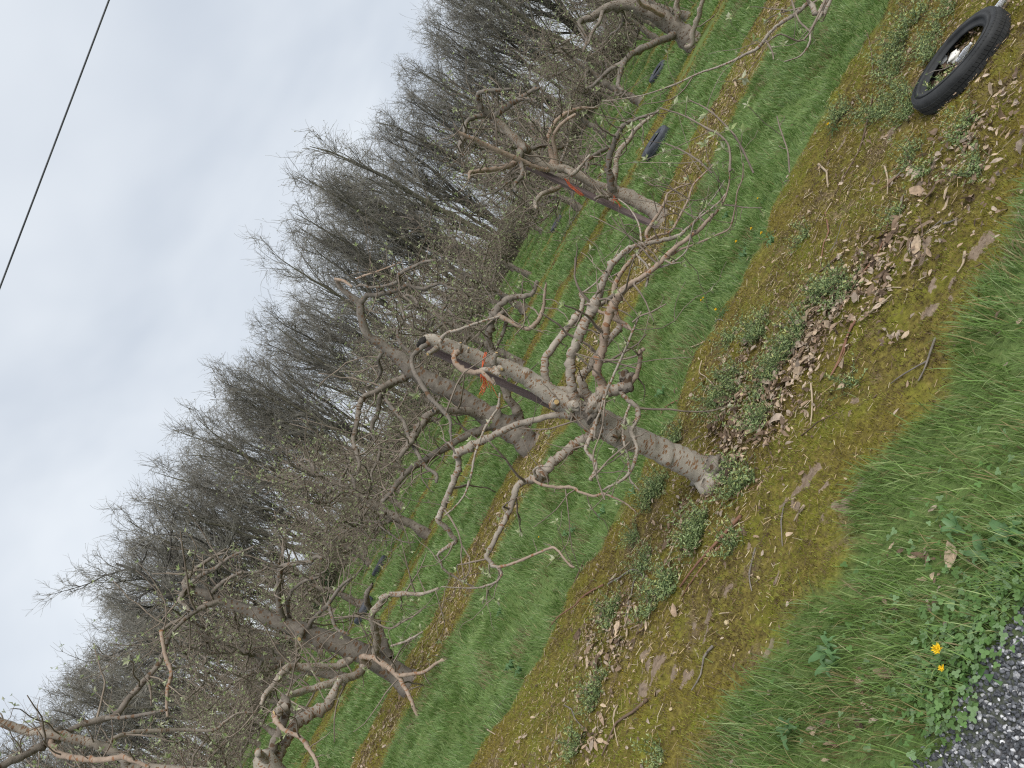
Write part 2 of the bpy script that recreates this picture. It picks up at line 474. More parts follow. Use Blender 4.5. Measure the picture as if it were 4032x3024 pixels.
# ------------------------------------------------------------------ ground
def soil_mask(x, y):
    e = 0.7 * vn(x * 2.3, y * 4.5, 31) + 0.45 * vn(x * 7, y * 9, 32) + .75 * vn(x * 17, y * 21, 35)
    edge = sstep(0.42, 0.08, np.abs(y - 2.74 - 0.06 * np.sin(x * 1.3)))
    inner = 0.25 * (1 - sstep(0.9, 1.3, np.abs(y - 3.7)))
    br = vn(x * 1.1 + 5, y * 3.0, 33) - .5 + .7 * (vn(x * 4.5, y * 6.5, 34) - .5) + 0.14 * (x < 0.2)
    return sstep(1.30, 1.36, e * 0.75 + 0.30 * edge + inner * 0.5 + 0.42 * br)

geo = lambda a, b, n: np.geomspace(a, b, n)
ys = np.concatenate([-geo(3000, 1.0, 16), np.arange(-0.5, 1.0, 0.1), np.arange(1.0, 6.2, 0.026), np.arange(6.2, 12, 0.06),
                     np.arange(12, 38, 0.14), 38 + geo(0.5, 3000, 30)])
xs = np.concatenate([-13 - geo(40, 3000, 10)[::-1], np.arange(-52, -13, 0.9), np.arange(-13, -3.6, 0.16), np.arange(-3.6, 4.2, 0.03),
                     np.arange(4.2, 13, 0.16), np.arange(13, 52, 0.9), 13 + geo(40, 3000, 10)])
GX, GY = np.meshgrid(xs, ys)
GZ = ground_z(GX, GY)
mk = moss_mask(GX, GY)
sl = soil_mask(GX, GY)
ny, nx = GX.shape
idx = np.arange(ny * nx).reshape(ny, nx)
Q = np.stack([idx[:-1, :-1], idx[:-1, 1:], idx[1:, 1:], idx[1:, :-1]], 2).reshape(-1, 4)
rdm = sstep(-0.03, 0.03, road_d(GX, GY))
gme = mesh_np('ground', np.stack([GX, GY, GZ], 2).reshape(-1, 3), Q, None, None, np.stack([mk, sl, rdm * 0.85], 2).reshape(-1, 3))
tag(link('ground', gme, M['ground']), kind='structure')

# the gravel drive in the near corner: a sheet and its loose stones
rp, rq = RA[:2] - (RB - RA)[:2] * 12, RB[:2] + (RB - RA)[:2] * 12
seg = np.linspace(0, 1, 120)
e0 = rp + (rq - rp) * seg[:, None] + rn * 0.10
e1 = e0 + rn * 4.0
V = np.vstack([np.c_[e0, np.full(120, -0.008)], np.c_[e1, np.full(120, -0.008)]])
i = np.arange(119)
Q = np.stack([i, i + 1, 120 + i + 1, 120 + i], 1)
tag(link('gravel_drive', mesh_np('gravel_drive', V, Q[:, ::-1]), plain('drive_grit', (0.03, 0.03, 0.032), (0.13, 0.13, 0.135), 160, 0.9, 0.2, 0.8, 200)), kind='structure')

ICO = None
def ico():
    p = (1 + 5 ** .5) / 2
    v = np.array([(-1, p, 0), (1, p, 0), (-1, -p, 0), (1, -p, 0), (0, -1, p), (0, 1, p), (0, -1, -p), (0, 1, -p), (p, 0, -1), (p, 0, 1), (-p, 0, -1), (-p, 0, 1)], float)
    f = np.array([(0, 11, 5), (0, 5, 1), (0, 1, 7), (0, 7, 10), (0, 10, 11), (1, 5, 9), (5, 11, 4), (11, 10, 2), (10, 7, 6), (7, 1, 8), (3, 9, 4), (3, 4, 2), (3, 2, 6), (3, 6, 8), (3, 8, 9), (4, 9, 5), (2, 4, 11), (6, 2, 10), (8, 6, 7), (9, 8, 1)])
    return v / np.linalg.norm(v[0]), f
IV, IF = ico()

def stones(n, px, py, pz, size, cols):
    """n angular stones as one vertex/triangle set"""
    rot = R.normal(size=(n, 3, 3)); q, _ = np.linalg.qr(rot)
    sc = size[:, None] * R.uniform(0.55, 1.25, (n, 3))
    Vl = IV[None] * R.uniform(0.72, 1.2, (n, 12, 1)) * sc[:, None, :]
    Vw = np.einsum('nij,nkj->nki', q, Vl) + np.stack([px, py, pz], 1)[:, None, :]
    T = (IF[None] + (np.arange(n) * 12)[:, None, None]).reshape(-1, 3)
    return Vw.reshape(-1, 3), T, np.repeat(cols, 12, 0)

n = 17000
a, bb = R.uniform(-0.5, 2.0, n), R.uniform(-0.08, 0.85, n)
pxy = RA[:2] + (RB - RA)[:2] * a[:, None] + rn * (bb + 0.02)[:, None]
keep = road_d(pxy[:, 0], pxy[:, 1]) > -0.01 - R.exponential(.02, n)
pxy = pxy[keep]; n = len(pxy)
g = R.uniform(0, 1, n)[:, None]
pal = np.where(g < 0.55, np.array([[0.085, 0.09, 0.10]]), np.where(g < 0.80, np.array([[0.20, 0.205, 0.22]]), np.array([[0.46, 0.46, 0.47]]))) * R.uniform(0.6, 1.4, (n, 1))
V, T, C = stones(n, pxy[:, 0], pxy[:, 1], np.maximum(ground_z(pxy[:, 0], pxy[:, 1]), -.008) + R.uniform(0, 0.008, n), R.uniform(0.0032, 0.0075, n), pal)
tag(link('gravel', mesh_np('gravel', V, None, T, None, C, False), M['stone']), 'loose grey and white crushed stone on the drive corner', 'gravel', kind='stuff')

# ------------------------------------------------------------------ grass and moss
def blades(x, y, z, h, wd, lean, az, col, nseg):
    n = len(x)
    ts = np.linspace(0, 1, nseg + 1)
    dxy = np.stack([np.cos(az), np.sin(az)], 1)
    side = np.stack([-np.sin(az), np.cos(az)], 1)
    tw = R.uniform(-0.9, 0.9, n)
    side = side * np.cos(tw)[:, None] + dxy * np.sin(tw)[:, None]
    Vs = []
    for k, t in enumerate(ts):
        ang = lean * (0.35 + 0.65 * t)
        # integrate a bend: approximate with curved offset
        out = h * (np.sin(lean * 0.4) * t + (np.sin(lean) - np.sin(lean * .4)) * t * t * 0.8)
        up = h * (np.cos(lean * 0.4) * t - (np.cos(lean * .4) - np.cos(lean)) * t * t * 0.8)
        c = np.stack([x + dxy[:, 0] * out, y + dxy[:, 1] * out, z + up], 1)
        if k == nseg:
            Vs.append(c[:, None, :])
        else:
            ww = wd * (1 - 0.55 * t)
            o = np.c_[side * ww[:, None] * 0.5, np.zeros(n)]
            Vs.append(np.stack([c - o, c + o], 1))
    V = np.concatenate(Vs, 1)
    m = V.shape[1]
    base = (np.arange(n) * m)[:, None, None]
    Q = None
    if nseg > 1:
        Q = np.array([[2 * k, 2 * k + 1, 2 * k + 3, 2 * k + 2] for k in range(nseg - 1)])[None] + base
        Q = Q.reshape(-1, 4)
    T = (np.array([[2 * nseg - 2, 2 * nseg - 1, 2 * nseg]])[None] + base).reshape(-1, 3)
    return V.reshape(-1, 3), Q, T, np.repeat(col, m, 0)

G0, G1, G2, G3 = np.array([0.115, 0.195, 0.045]), np.array([0.165, 0.265, 0.068]), np.array([0.25, 0.32, 0.12]), np.array([0.27, 0.22, 0.10])

def grass_cols(n, x, y, dry=0.06, blue=0.0):
    a = vn(x * 1.7, y * 1.7, 41)[:, None]
    c = G0 * (1 - a) + G1 * a
    b = R.uniform(0, 1, (n, 1))
    c = np.where(b < 0.22, G2, c)
    yel = (vn(x * 2.4, y * 2.4, 42) > 0.72)[:, None]
    c = np.where(yel & (R.uniform(0, 1, (n, 1)) < 0.35), G3 * 0.8, c)
    c = np.where(R.uniform(0, 1, (n, 1)) < dry, G3, c)
    c = c * R.uniform(0.65, 1.35, (n, 1))
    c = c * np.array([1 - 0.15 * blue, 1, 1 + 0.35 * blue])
    return c

gV, gQ, gT, gC, gn = [], [], [], [], 0
def grass_area(dens, x0, x1, y0, y1, h0, h1, wd, nseg, lean=(0.2, 1.0), clump=9.0, dry=0.05, blue=0.3, az0=None, edge=0.35):
    global gn
    n = int(dens * (x1 - x0) * (y1 - y0))
    x, y = R.uniform(x0, x1, n), R.uniform(y0, y1, n)
    m = moss_mask(x, y)
    keep = (m < edge) & (road_d(x, y) < -0.005)
    cl = vn(x * clump, y * clump, 51) * 0.65 + vn(x * 2.2, y * 2.2, 52) * 0.35
    keep &= R.uniform(0, 1, n) < 0.25 + 1.1 * cl
    x, y, cl = x[keep], y[keep], cl[keep]
    n = len(x)
    z = ground_z(x, y) - 0.004
    h = (h0 + (h1 - h0) * cl) * R.uniform(0.55, 1.3, n)
    az = vn(x * 3.1, y * 3.1, 53) * 4 * math.pi + R.normal(0, 0.9, n)
    if az0 is not None:
        az = az0 + R.normal(0, 0.9, n) + (vn(x * 2.5, y * 2.5, 53) - .5) * 3
    V, Q, T, C = blades(x, y, z, h, wd * R.uniform(0.6, 1.5, n), R.uniform(*lean, n), az, grass_cols(n, x, y, dry, blue), nseg)
    gV.append(V); gC.append(C); gT.append(T + gn)
    if Q is not None: gQ.append(Q + gn)
    gn += len(V)

grass_area(7000, -2.4, 3.4, 0.7, 2.95, 0.055, 0.135, 0.0034, 3, (0.2, 1.25), 7, 0.10, 0.0, az0=2.2)
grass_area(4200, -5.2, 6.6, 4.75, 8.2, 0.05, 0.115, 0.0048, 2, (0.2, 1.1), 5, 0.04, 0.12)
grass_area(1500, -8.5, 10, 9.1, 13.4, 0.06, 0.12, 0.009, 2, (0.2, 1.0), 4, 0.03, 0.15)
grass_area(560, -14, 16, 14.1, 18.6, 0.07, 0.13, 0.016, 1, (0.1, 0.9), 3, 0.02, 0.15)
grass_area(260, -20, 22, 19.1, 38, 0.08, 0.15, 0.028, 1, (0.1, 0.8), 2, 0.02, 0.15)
# sparse blades straying into the moss strip
grass_area(55, -3.6, 4.4, 2.6, 5.2, 0.03, 0.07, 0.003, 2, (0.3, 1.2), 7, 0.5, 0.0, edge=2.0)
tag(link('grass', mesh_np('grass', np.concatenate(gV), np.concatenate(gQ), np.concatenate(gT), None, np.concatenate(gC), False), M['blade']),
    'fresh green grass of the alleys between the orchard rows', 'grass', kind='stuff')

mV, mT, mC, mn = [], [], [], 0
def moss_area(dens, x0, x1, y0, y1, h, wd):
    global mn
    n = int(dens * (x1 - x0) * (y1 - y0))
    x, y = R.uniform(x0, x1, n), R.uniform(y0, y1, n)
    lump_ = vn(x * 15, y * 15, 14) * 0.6 + vn(x * 6, y * 6, 13) * 0.4
    keep = (moss_mask(x, y) > 0.5) & (soil_mask(x, y) < 0.5) & (R.uniform(0, 1, n) < 0.25 + 1.3 * sstep(.25, .70, lump_))
    x, y, lump_ = x[keep], y[keep], lump_[keep]
    n = len(x)
    g = vn(x * 1.6, y * 2.2, 61) * 0.55 + vn(x * 5, y * 5, 62) * 0.45
    g = sstep(0.40, 0.68, g)[:, None]
    k = R.uniform(0, 1, (n, 1))
    gold, olive, brown = np.array([0.30, 0.24, 0.042]), np.array([0.25, 0.27, 0.04]), np.array([0.13, 0.088, 0.04])
    c = gold * (1 - g) + olive * g
    bz = sstep(.45, .75, vn(x * 2.6, y * 4, 63) * .6 + vn(x * 9, y * 9, 64) * .4)[:, None]
    c = np.where(k < 0.14 + .80 * bz - 0.15 * g, brown, c)
    c = np.where(R.uniform(0, 1, (n, 1)) < .06, np.array([.36, .28, .14]), c) * R.uniform(0.6, 1.35, (n, 1))
    V, Q, T, C = blades(x, y, ground_z(x, y) - 0.004, h * R.uniform(0.5, 1.4, n), wd * R.uniform(0.6, 1.4, n), R.uniform(0, 0.9, n), R.uniform(0, 6.28, n), c, 1)
    mV.append(V); mT.append(T + mn); mC.append(C); mn += len(V)
moss_area(20000, -3.0, 3.9, 2.4, 5.3, 0.016, 0.0046)
moss_area(3600, -5.4, 6.4, 7.6, 9.7, 0.022, 0.010)
moss_area(900, -9, 10, 12.9, 14.6, 0.03, 0.02)
moss_area(300, -13, 14, 18.1, 19.6, 0.04, 0.035)
tag(link('moss', mesh_np('moss', np.concatenate(mV), None, np.concatenate(mT), None, np.concatenate(mC), False), M['blade']),
    'golden green moss carpeting the bare strips under the tree rows', 'moss', kind='stuff')

# ------------------------------------------------------------------ young leaves, spurs and twigs
LEAFC = np.array([[0.36, 0.42, 0.19], [0.44, 0.48, 0.28], [0.28, 0.36, 0.14], [0.50, 0.51, 0.35]])

def rosette(mb, p, d, size, n=5):
    """a whorl of just-opened leaves: folded pairs of triangles"""
    p = np.asarray(p, float)
    d = np.asarray(d, float); d = d / (np.linalg.norm(d) + 1e-9)
    u = np.cross(d, (0.3, 0.5, 0.8)); u /= np.linalg.norm(u) + 1e-9
    v = np.cross(d, u)
    V, T, C = [], [], []
    for k in range(n):
        a = 2 * math.pi * k / n + R.uniform(-0.5, 0.5)
        o = u * math.cos(a) + v * math.sin(a)
        ax = o * R.uniform(0.5, 1.1) + d * R.uniform(0.3, 1.0); ax /= np.linalg.norm(ax)
        s = np.cross(ax, d); s /= np.linalg.norm(s) + 1e-9
        nrm = np.cross(s, ax)
        l = size * R.uniform(0.6, 1.25); wd = l * 0.42
        b = len(V)
        V += [p, p + ax * l * .5 + s * wd * .5 + nrm * wd * .22, p + ax * l + nrm * l * R.uniform(-.25, .1), p + ax * l * .5 - s * wd * .5 + nrm * wd * .22, p + ax * l * .55]
        T += [[b, b + 1, b + 4], [b + 1, b + 2, b + 4], [b + 2, b + 3, b + 4], [b + 3, b, b + 4]]
        c = LEAFC[R.integers(0, 4)] * R.uniform(0.7, 1.15)
        C += [c] * 5
    mb.add(np.array(V), None, np.array(T), None, np.array(C))

def crooked(p0, d0, length, n, wob, up=0.0):
    P = [np.asarray(p0, float)]
    d = np.asarray(d0, float); d = d / (np.linalg.norm(d) + 1e-9)
    for k in range(n):
        d = d + R.normal(0, wob, 3) + np.array([0, 0, up])
        d /= np.linalg.norm(d)
        P.append(P[-1] + d * length / n)
    return np.array(P)

def rnd_perp(t):
    v = R.normal(size=3); v -= t * np.dot(v, t)
    return v / (np.linalg.norm(v) + 1e-9)

def sprout(P, r, twigs, leaves, step=0.10, long_p=0.25, llen=(0.15, 0.45), leaf_p=0.55, leaf_size=0.028, tr=0.0026, t0=0.15, sides=4, clusters=None):
    """spurs and thin shoots along a limb"""
    seg = np.linalg.norm(np.diff(P, axis=0), axis=1)
    s = np.concatenate([[0], np.cumsum(seg)])
    tot = s[-1]
    q = tot * t0 + R.uniform(0, step)
    while q < tot:
        k = min(len(P) - 2, int(np.searchsorted(s, q) - 1)); k = max(k, 0)
        f = (q - s[k]) / (seg[k] + 1e-9)
        p = P[k] * (1 - f) + P[k + 1] * f
        rr = r[k] * (1 - f) + r[k + 1] * f
        t = (P[k + 1] - P[k]) / (seg[k] + 1e-9)
        d = rnd_perp(t) + t * R.uniform(-0.1, 0.7) + np.array([0, 0, 0.3])
        if R.uniform() < long_p:
            ln = R.uniform(*llen); nn = 6; wob = 0.2
        else:
            ln = R.uniform(0.02, 0.08); nn = 3; wob = 0.45
        tp = crooked(p, d, ln + rr * .5, nn, wob, 0.04)
        r0 = min(rr * 0.5, tr * (1.0 + 1.6 * min(1, ln / 0.4)) * R.uniform(0.8, 1.3))
        tube(twigs, tp, np.linspace(r0, max(r0 * 0.4, 0.0012), len(tp)), sides, 2 if sides > 4 else 1)
        if ln > 0.2 and R.uniform() < 0.6:
            k2 = R.integers(2, nn)
            tp2 = crooked(tp[k2], tp[k2] - tp[k2 - 1] + R.normal(0, .05, 3), ln * 0.45, 4, 0.25, 0.03)
            tube(twigs, tp2, np.linspace(r0 * .6, 0.0011, len(tp2)), sides)
            if R.uniform() < leaf_p:
                (clusters.append((tp2[-1], tp2[-1] - tp2[-2])) if clusters is not None else rosette(leaves, tp2[-1], tp2[-1] - tp2[-2], leaf_size))
        if R.uniform() < leaf_p:
            (clusters.append((tp[-1], tp[-1] - tp[-2])) if clusters is not None else rosette(leaves, tp[-1], tp[-1] - tp[-2], leaf_size))
        q += step * R.uniform(0.4, 1.7)

# a small library of leaf clusters shared by the near trees
CLUSTERS = []
for k in range(6):
    mb = MB(); rosette(mb, (0, 0, 0), (0, 0, 1), 0.030, 6); rosette(mb, (0, 0, 0.004), (0.3, 0.2, 1), 0.019, 4)
    me = mb.mesh('leaf_cluster', False); me.materials.append(M['leaf']); CLUSTERS.append(me)

def place_cluster(p, d, parent, origin, s=1.0):
    o = bpy.data.objects.new('leaf_cluster', CLUSTERS[R.integers(0, 6)])
    COL.objects.link(o)
    o.parent = parent
    o.location = Vector(p) - Vector(origin)
    o.rotation_mode = 'QUATERNION'
    o.rotation_quaternion = Vector(d).to_track_quat('Z', 'Y')
    o.scale = (s, s, s)

class Tree:
    """a hand-laid apple tree: trunk and limbs follow the photograph, each limb its own part"""
    def __init__(s, name, base, Y, label, group='apple trees of the orchard', leaf=True):
        s.o = np.array(base, float); s.Y = Y
        s.root = empty(name, base, label, 'tree', group)
        s.tw, s.lv, s.cl = MB(), MB(), []
    def part(s, name, mb, mat, parent=None, smooth=True):
        me = mb.mesh(name, smooth)
        return link(name, me, mat, parent or s.root)
    def limb(s, spec, d0=0.0, d1=0.0, mat='limb', name='limb', sides=9, sub=4, rough=0.085, pre=None, sprout_kw=None, wscale=1.0):
        P, r = path(spec, s.Y, d0, d1)
        if name == 'trunk':
            P = np.vstack([[s.o + (P[0] - P[2]) * .0 + np.array([0.0, 0.0, -.14])], [s.o + np.array([0, 0, 0.005])], P[2:]]); r = np.concatenate([[r[1] * 1.45], [r[1] * 1.22], r[2:]])
        if pre is not None:
            P = np.vstack([np.asarray(pre)[None], P]); r = np.concatenate([[r[0]], r])
        r = r * wscale
        mb = MB()
        tube(mb, P - s.o, r, sides, sub, rough)
        ob = s.part(name, mb, M[mat])
        if sprout_kw is not None:
            Ps, rs = catmull(P, r, 3)
            kw = dict(sprout_kw)
            sprout(Ps - s.o, rs, s.tw, s.lv, clusters=s.cl if kw.pop('ind', False) else None, **kw)
        return ob, P, r
    def stub(s, zone, x, y, wd, dy, d, ln, mat='bark', cut='cut'):
        p = at(zone, x, y, s.Y + dy)
        rr = 0.5 * wd / ZONES[zone][2] / FN * float(np.dot(p - CP, FWD))
        d = np.asarray(d, float); d /= np.linalg.norm(d)
        mb = MB()
        P = np.array([p - d * ln, p - d * ln * .5, p - d * ln * .1, p])
        tube(mb, P - s.o, np.array([rr * 1.5, rr * 1.15, rr * 1.12, rr * 0.98]), 10, 2, 0.05)
        st = s.part('pruned_stub', mb, M[mat])
        mb = MB()
        a = np.arange(10) * 2 * math.pi / 10
        u = np.cross(d, (0.3, 0.2, 0.9)); u /= np.linalg.norm(u); v = np.cross(d, u)
        c = p + d * rr * 0.62
        ring = c + (np.outer(np.cos(a), u) + np.outer(np.sin(a), v)) * rr * 0.72
        mb.add(np.vstack([ring, [c + d * .002]]) - s.o, None, [[k, (k + 1) % 10, 10] for k in range(10)])
        s.part('cut_face', mb, M[cut], st, False)
    def burr(s, zone, x, y, wd, dy, sq=(1, 1, 1), mat='old', rough=0.35):
        p = at(zone, x, y, s.Y + dy)
        rr = 0.58 * wd / ZONES[zone][2] / FN * float(np.dot(p - CP, FWD))
        mb = MB(); lump(mb, p - s.o, rr, sq, rough, 16, 11)
        s.part('burr', mb, M[mat])
    def finish(s, size=1.0):
        if s.tw.V: tag(s.part('twigs', s.tw, M['twig']), kind='stuff')
        if s.lv.V: tag(s.part('young_leaves', s.lv, M['leaf'], None, False), kind='stuff')
        for p, d in s.cl:
            place_cluster(np.array(p) + s.o, d, s.root, s.o, size * R.uniform(0.6, 1.2))

# ------------------------------------------------------------------ the main apple tree
Y1 = 3.9
base = on_ground('Z1', 1950, 1160); base[2] = gz(base[0], base[1])
Y1 = float(base[1])
t = Tree('apple_tree', base, Y1, 'large pale apple tree in the foreground, tied to a leaning stake with orange twine')
SP = dict(step=0.05, long_p=0.36, llen=(0.12, 0.50), leaf_p=0.32, ind=True, sides=4, tr=0.0034)
SPs = dict(step=0.055, long_p=0.38, llen=(0.12, 0.48), leaf_p=0.32, ind=True, sides=4, tr=0.0033)
t.limb('Z1 2005 1185 235 1950 1155 205 1905 1130 180 1850 1100 168 1770 1060 158 1680 1018 150 1600 980 146 1520 945 144 1440 915 150 1380 890 165 1310 850 172 1240 812 160 1170 778 140 1090 730 128 1000 680 116 920 620 106 850 572 100 780 535 98 700 505 94 620 480 88 540 448 86 460 412 84 390 384 78 330 362 72 280 346 62 250 352 46',
       0.0, 0.05, 'bark', 'trunk', 18, 4, 0.025)
t.burr('Z1', 1930, 1190, 128, -0.06, (1, 1, 0.9), 'limb', 0.3)
t.burr('Z1', 1925, 1085, 118, -0.05, (1, 1, 0.8), 'old', 0.3)
t.burr('Z1', 1985, 1130, 130, 0.0, (1.2, 1, 0.6), 'old', 0.4)
t.burr('Z1', 240, 368, 56, 0.04, (1, 1, 0.9), 'dark', 0.4)
t.stub('Z1', 1018, 712, 40, -0.10, (0.10, -1, 0.1), 0.06)
t.stub('Z1', 1128, 728, 52, -0.10, (0.15, -1, 0.05), 0.07, cut='limb')
t.stub('Z1', 1345, 930, 58, -0.10, (-0.35, -0.9, -0.25), 0.06, cut='limb')
t.stub('Z1', 1395, 1002, 40, -0.02, (-0.85, -0.4, -0.3), 0.05, cut='limb')
t.stub('Z1', 700, 520, 26, -0.08, (0.0, -1, -0.2), 0.04)
t.stub('Z1', 275, 432, 24, -0.02, (-0.6, -0.7, 0.3), 0.07)
t.stub('Z1', 508, 400, 14, -0.05, (0.6, -0.8, 0.2), 0.03)
t.stub('Z1', 462, 372, 18, -0.02, (0.8, -0.5, 0.3), 0.05)
t.stub('Z1', 668, 430, 26, -0.04, (0.8, -0.5, 0.2), 0.06)
t.stub('Z1', 662, 612, 14, -0.16, (-0.4, -0.8, -0.4), 0.05)
t.stub('Z1', 690, 556, 22, -0.17, (-0.3, -0.9, -0.5), 0.07)
# left long limb, its loop and fork
t.limb('Z1 1270 890 80 1235 900 62 1180 925 56 1120 965 54 1060 1015 52 1000 1060 50 955 1110 60 925 1145 66 895 1158 46 845 1172 38 800 1192 37 780 1235 36 765 1290 34 735 1365 33 695 1445 32 655 1525 29 625 1585 26 612 1615 24 645 1648 24 Z4 830 1540 36 890 1560 36 920 1615 30 915 1645 24 Z6 1905 425 14 1870 470 13 1800 498 12 1740 510 11 1650 510 8 1520 502 6',
       0.0, -0.30, sprout_kw=dict(SPs, t0=0.35))
t.limb('Z4 885 1558 30 1000 1532 26 1130 1482 26 1250 1430 25 1370 1380 24 1430 1368 26 1475 1405 22 1530 1475 20 1590 1540 26 1625 1555 18', -0.24, -0.42, 'young', sides=7, sprout_kw=SPs)
t.burr('Z1', 930, 1145, 74, -0.04, (1, 1, 1), 'limb', 0.3)
t.limb('Z1 905 1155 18 888 1110 17 925 1085 15 980 1085 10', -0.12, -0.2, sides=6)
t.limb('Z1 900 1140 20 890 1168 20 930 1190 18 1020 1208 17 1110 1208 17 1150 1232 17 1230 1258 16 1290 1245 15 1340 1262 12 1420 1300 9 1480 1350 7', -0.10, -0.34, 'young', sides=6, sprout_kw=SPs)
# left middle limb
t.limb('Z1 1120 800 60 1060 785 40 980 795 36 900 812 36 820 833 37 740 865 38 660 902 40 590 938 42 520 970 46 470 995 50 440 1015 46 452 1050 37 448 1105 35 425 1165 37 402 1220 36 375 1285 35 350 1350 32 330 1398 29 372 1436 30 405 1478 28 435 1520 21 400 1546 20 362 1570 19 332 1600 15 348 1645 13 Z6 1530 385 13 1590 432 12 1680 482 10 1745 512 8',
       -0.02, 0.35, sprout_kw=dict(SPs, t0=0.3))
# right upper limbs
t.limb('Z1 1180 790 70 1145 735 60 1118 680 60 1104 610 57 1098 540 56 1098 470 55 1118 405 57 1150 335 60 1180 265 60 1210 200 60 1235 150 70 1262 100 52 Z3 670 1270 64 710 1170 60 780 1060 58 870 970 52 960 910 48 1080 888 45 1200 860 42 1330 832 41 1420 800 38 1490 735 24 1580 655 22 1700 560 20 1800 478 17 1870 390 14',
       -0.02, -0.25, sprout_kw=dict(SP, t0=0.35))
t.limb('Z1 1275 690 70 1282 600 50 1256 545 48 1266 485 46 1288 405 46 1300 330 48 1312 250 49 1345 160 50 1388 85 50 Z3 960 1262 52 1080 1192 50 1180 1112 49 1290 1002 47 1400 900 45 1500 830 43 1600 750 40 1680 668 32 1760 590 28 1830 492 22 1872 400 16 1900 260 14 1895 130 12 1910 0 10',
       -0.14, -0.5, 'young', sprout_kw=dict(SP, t0=0.2))
t.burr('Z3', 600, 1465, 80, -0.05, (1, 1, 1), 'limb', 0.3)
t.limb('Z1 1240 740 60 1190 672 62 1100 652 54 1010 636 46 965 600 44 952 530 46 955 465 48 1000 392 40 1055 315 38 1108 252 37 1135 222 52 1160 182 30 1172 125 27 1160 85 24 Z3 490 1350 18 590 1275 16 690 1165 15 770 1040 11 850 900 8', 0.05, 0.30, sprout_kw=dict(SPs, t0=0.4))
t.burr('Z1', 1135, 222, 56, 0.2, (1, 1, 1), 'old', 0.4)
t.limb('Z1 1220 720 60 1185 650 52 1163 585 46 1172 550 42 1215 510 40 1255 440 39 1305 375 38 1350 325 36 1385 285 36', 0.04, 0.12, sprout_kw=SPs)
t.limb('Z1 1390 285 30 1372 215 30 1352 150 30 Z3 780 1340 46 795 1275 52 835 1190 42 915 1075 40 990 995 38 1050 940 34 1110 870 28 1090 790 36 1150 685 34 1225 565 30 1280 470 28 1300 400 20 1400 340 16 1530 300 12', 0.12, 0.25, 'young', sprout_kw=SP)
t.limb('Z3 1080 870 30 1180 810 24 1290 785 22 1350 745 22 1400 655 22 1450 555 22 1500 450 22 1540 330 20 1600 255 18 1690 170 14 1760 100 11', 0.10, 0.2, 'young', sides=7, sprout_kw=SP)
t.limb('Z3 650 1480 40 740 1410 42 850 1350 40 960 1290 26 1080 1230 14', -0.02, -0.2, sides=7)
t.limb('Z3 560 1500 40 640 1540 34 720 1580 30 800 1625 28 Z1 1420 255 18 1455 295 12', -0.10, -0.25, 'young', sides=7)
t.limb('Z1 1365 150 22 1362 220 24 1395 255 22 1440 290 12', 0.0, -0.15, 'young', sides=6)
t.limb('Z3 1180 1110 26 1300 1090 22 1400 1030 18 1480 950 16 1520 830 15 1550 690 14 1600 620 13 1690 510 12 1790 370 11 1850 270 10', -0.30, -0.55, sides=6, sprout_kw=SPs)
t.limb('Z3 1330 990 26 1430 940 24 1560 890 22 1700 830 20 1820 780 18 1900 735 17 1935 620 16 1960 500 15 1975 380 14 2020 260 12 2035 100 9', -0.32, -0.6, 'young', sides=6, sprout_kw=SPs)
t.limb('Z3 1850 510 16 1960 520 14 2060 535 12 2211 535 8', -0.4, -0.55, 'twig', sides=5, sprout_kw=SPs)
t.limb('Z3 1050 890 20 1035 760 18 1010 670 17 960 580 15 900 510 13 820 450 9', 0.0, 0.3, sides=6, sprout_kw=SPs)
t.limb('Z3 1060 900 18 1000 980 20 1040 1030 20 1100 1100 20 1115 1180 22 1090 1300 24', -0.15, -0.3, sides=6)
t.limb('Z3 1215 1060 12 1180 1000 12 1060 890 12 900 790 11 750 710 10 640 650 9 550 610 7', -0.35, -0.2, 'twig', sides=5, sprout_kw=SPs)
t.limb('Z3 1500 450 12 1370 370 13 1240 330 12 1150 320 10 1070 290 8', 0.0, -0.1, 'twig', sides=5, sprout_kw=SPs)
# the burr cluster at the fork, facing the camera
t.burr('Z1', 1225, 770, 110, -0.12, (1, 0.9, 0.9), 'old', 0.5)
t.burr('Z1', 1240, 720, 90, -0.16, (1, 0.9, 0.9), 'limb', 0.5)
t.burr('Z1', 1290, 670, 90, -0.14, (1, 0.9, 0.9), 'limb', 0.45)
t.burr('Z1', 1425, 600, 90, -0.20, (1, 0.9, 0.8), 'old', 0.5)
t.burr('Z1', 1412, 560, 46, -0.20, (1, 0.9, 1.2), 'old', 0.5)
t.limb('Z1 1230 770 90 1262 690 84 1310 655 74 1360 638 64 1425 610 56', -0.12, -0.20)
t.limb('Z1 1430 610 36 1465 585 28 1490 535 26 1504 470 24 1504 425 26 1530 402 18', -0.2, -0.28, 'young', sides=7, sprout_kw=SPs)
t.limb('Z1 1390 640 32 1405 668 26 1440 702 27 1485 745 29 1495 790 30 1472 838 28 1450 882 30 1474 930 23 1486 1000 23 1470 1062 22 1440 1128 21 1400 1166 18 1352 1190 14 1290 1222 10', -0.2, -0.36, sides=8, sprout_kw=SPs)
t.limb('Z1 1446 728 18 1425 780 16 1406 865 15 1412 955 15 1430 1015 15 1440 1090 14 1446 1160 12 1500 1225 8', -0.25, -0.34, sides=6, sprout_kw=SPs)
t.limb('Z1 1250 800 34 1242 850 27 1222 905 25 1200 950 24 1190 992 20 1222 1030 21 1250 1078 20 1234 1132 19 1212 1162 18', -0.14, -0.30, sides=8, sprout_kw=SPs)
t.limb('Z1 1215 1160 12 1260 1120 10 1330 1040 10 1400 985 10 1445 945 12', -0.30, -0.32, 'twig', sides=5)
